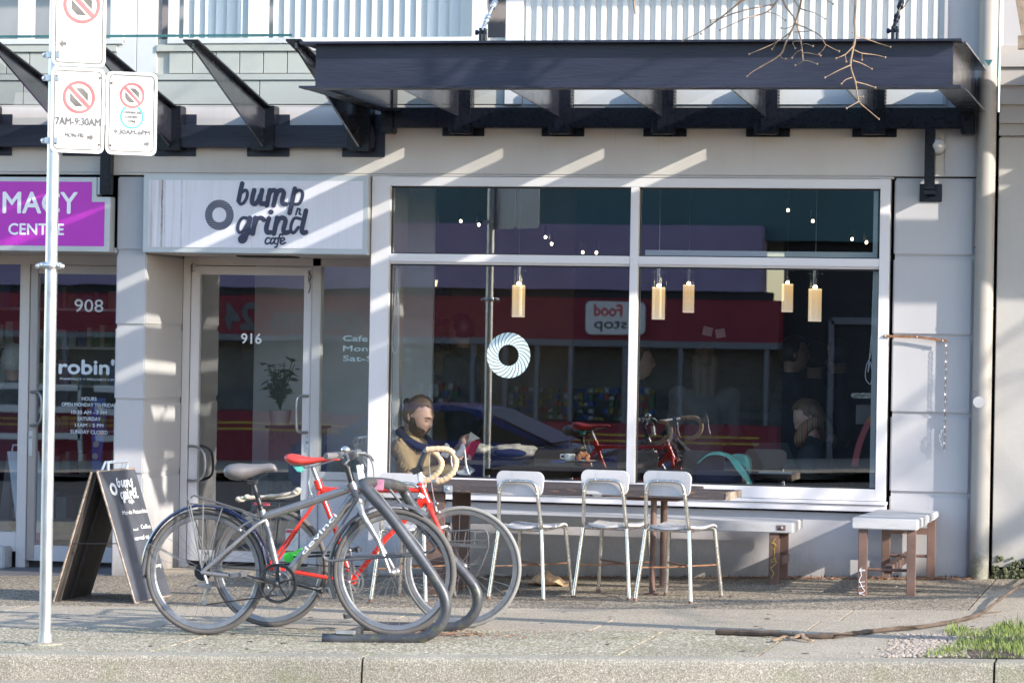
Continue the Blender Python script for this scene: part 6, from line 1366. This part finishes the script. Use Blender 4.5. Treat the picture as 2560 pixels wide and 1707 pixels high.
# ================================================================ OPPOSITE SIDE OF THE STREET (seen as reflections)
OY=-23.4
def O(px,py): return W(px,py,-OY)
xl=-34; xr=O(1905,600)[0]; 
OB=thing('opposite_shops','shop terrace across the street with purple fascia and red awning, seen reflected in the windows','building',(-8,OY,0))
z1=O(1300,560)[1]; z2_=O(1300,722)[1]; z3=O(1300,742)[1]; z4=O(1300,846)[1]; z5=O(1300,862)[1]; z6=O(1300,1052)[1]
MB().box(xl,6,OY-6,OY-.2,z1-.2,z1+1.0).build('upper_wall','opteal',OB); MB().box(xl,xr,OY-.5,OY+.12,z2_,z1).build('fascia','oppurple',OB); MB().box(xl,xr+.12,OY-.4,OY+.03,z3,z2_).build('dark_strip','dark',OB)  # plain dark strip between the fascia and the red band
MB().box(xl,xr+.25,OY-.5,OY+.02,z4,z3).build('red_band','opred',OB); MB().box(xl,xr+.25,OY-.5,OY+.05,z5,z4).build('window_head','opframe',OB); MB().box(xl,xr+.25,OY-.5,OY+.0,-1.6,z6).build('bulkhead','opred',OB)
for py in (1082,1097): z=O(1300,py)[1]; MB().box(xl,xr,OY-.4,OY+.008,z-.012,z+.012).build('stripe','yellow',OB)
MB().box(xl,6,OY-1.2,OY-1.1,-1.6,z5).build('shop_back','opdark',OB); MB().box(xr+.25,6,OY-.6,OY-.5,-1.6,z1).build('dark_wall','dark',OB)
for px in (1180,1260,1340,1425,1560,1700,1915): x=O(px,900)[0]; MB().box(x-.03,x+.03,OY-.1,OY+.02,z6,z5).build('mullion','opframe',OB)
for i in range(14): x=-16-i*1.3; MB().box(x-.04,x+.04,OY-.1,OY+.02,z6,z5).build('mullion','opframe',OB)
q=MB(); a=O(2068,800); b=O(2230,1200); q.box(a[0]-.04,a[0]+.04,OY-.5,OY-.44,-1.2,a[1]); q.box(a[0],b[0],OY-.5,OY-.44,a[1]-.05,a[1]+.05); q.build('doorway_frame','opframe',OB)
pal=[mat('goods_'+n,c,.5) for n,c in (('yellow',(.22,.19,.04)),('blue',(.03,.08,.24)),('red',(.22,.04,.03)),('white',(.3,.3,.3)),('green',(.05,.13,.05)))]; qs=[MB() for _ in pal]
for r in range(5):
    for i in range(60):
        x=-12.2+i*.075; z=z6+.03+r*.10
        if random.random()<.75 and not 20<i<30: qs[random.randrange(5)].box(x,x+.065,OY-.35,OY-.2,z,z+random.uniform(.04,.085))
for q,m_ in zip(qs,pal): q.build('shelf_goods',m_,OB,kind='stuff')
SS=thing('food_stop_sign','white rounded Food stop sign on the shop across the street, reflected in the window','sign',(-8,OY,1.8))
a=O(1465,835);b=O(1614,755); 
q=MB(); r=.08; pts=[(cx+r*math.cos(t),cz+r*math.sin(t)) for cx,cz,a0 in ((b[0]-r,b[1]-r,0),(a[0]+r,b[1]-r,90),(a[0]+r,a[1]+r,180),(b[0]-r,a[1]+r,270)) for t in [R_(a0+22.5*k) for k in range(5)]]
q.prism([(x,OY+.03,z) for x,z in pts],(0,.08,0)).build('sign_box','signw',SS)
def om(x,y,l=0): return Vector((b[0]-.06-x,OY+.112+l,a[1]+y))
text('Food',lambda x,y,l=0:om(x+.28,y+.27,l),.17,.40,.03).build('lettering','signr',SS); text('stop',lambda x,y,l=0:om(x+.20,y+.09,l),.15,.48,.02).build('lettering','signk',SS)
xx=O(520,780)[0]
xa=W(985,780,25.1)[0]; xb=W(566,780,25.1)[0]
text('Superon 24',lambda x,y,l=0: Vector((xa-x,OY+.03+l*3,z4+.09+y)),.40,xa-xb,.04).build('awning_lettering','clothd',OB)
for i in range(9):
    x=-15.3-i*.95
    for z in (.0,.42,.75): MB().box(x-.40,x+.3,OY+.3,OY+.36,z-.05,z+.05).build('white_rail','signw',OB)
    MB().box(x+.26,x+.31,OY+.3,OY+.36,-.5,.8).build('white_rail','signw',OB)
# blue car on the road, mirrored in the left half of the window
CR=thing('parked_car','dark blue car standing in the street, seen only as a window reflection','car',(-6.8,-9.9,-.36)); rg=g(-6.8,-4.4)-.135; cx0=-5.1; Lc=4.2; yc=-9.9
def sec(prof,hw,y0=yc,taper=.0):
    q=MB(); n=len(prof)
    for s_,k in ((-1,.86),(-1,1),(1,1),(1,.86)): pass
    A=[Vector((cx0-Lc*(1-u),y0-hw,rg+z*.86)) for u,z in prof]; Bv=[Vector((cx0-Lc*(1-u),y0+hw,rg+z*.86)) for u,z in prof]; q.add(A+Bv,[tuple(range(n)),tuple(reversed(range(n,2*n)))]+[(i,n+i,n+(i+1)%n,(i+1)%n) for i in range(n)]); return q
sec([(.0,.30),(.0,.70),(.03,.86),(.16,.93),(.60,.93),(.80,.84),(.96,.70),(1,.58),(1,.28),(.95,.22),(.05,.22)],.84).build('body','carblue',CR,bev=.05,smooth='auto')
sec([(.10,.92),(.26,1.28),(.34,1.33),(.50,1.33),(.56,1.29),(.74,.90)],.66).build('roof','carblue',CR,bev=.05,smooth='auto')
sec([(.145,.93),(.27,1.25),(.53,1.27),(.70,.93)],.672).build('side_window','carglass',CR)
q=MB(); q.add([(cx0-Lc*(1-u),yc+s_*w_,rg+z*.86) for u,z,w_ in ((.572,1.285,.60),(.742,.925,.64)) for s_ in (-1,1)],[(0,1,3,2)]); q.build('windscreen','carglass',CR)
for u in (.18,.81):
    for s_ in (-1,1):
        c=Vector((cx0-Lc*(1-u),yc+s_*.76,rg+.31)); w_=MB().lathe([(.20,-.1),(.29,-.1),(.31,-.08),(.31,.08),(.29,.1),(.20,.1)],c,28,'Y').build('wheel','black',CR,smooth='auto'); MB().lathe([(.05,-.095),(.19,-.085),(.20,-.1),(.20,.1),(.19,.085),(.05,.095)],c,20,'Y').build('hub_cap','silver',w_,smooth='auto')
for s_ in (-1,1): MB().ball((cx0-.03,yc+s_*.6,rg+.60),(.05,.14,.06)).build('headlight','clearg',CR,smooth=True)
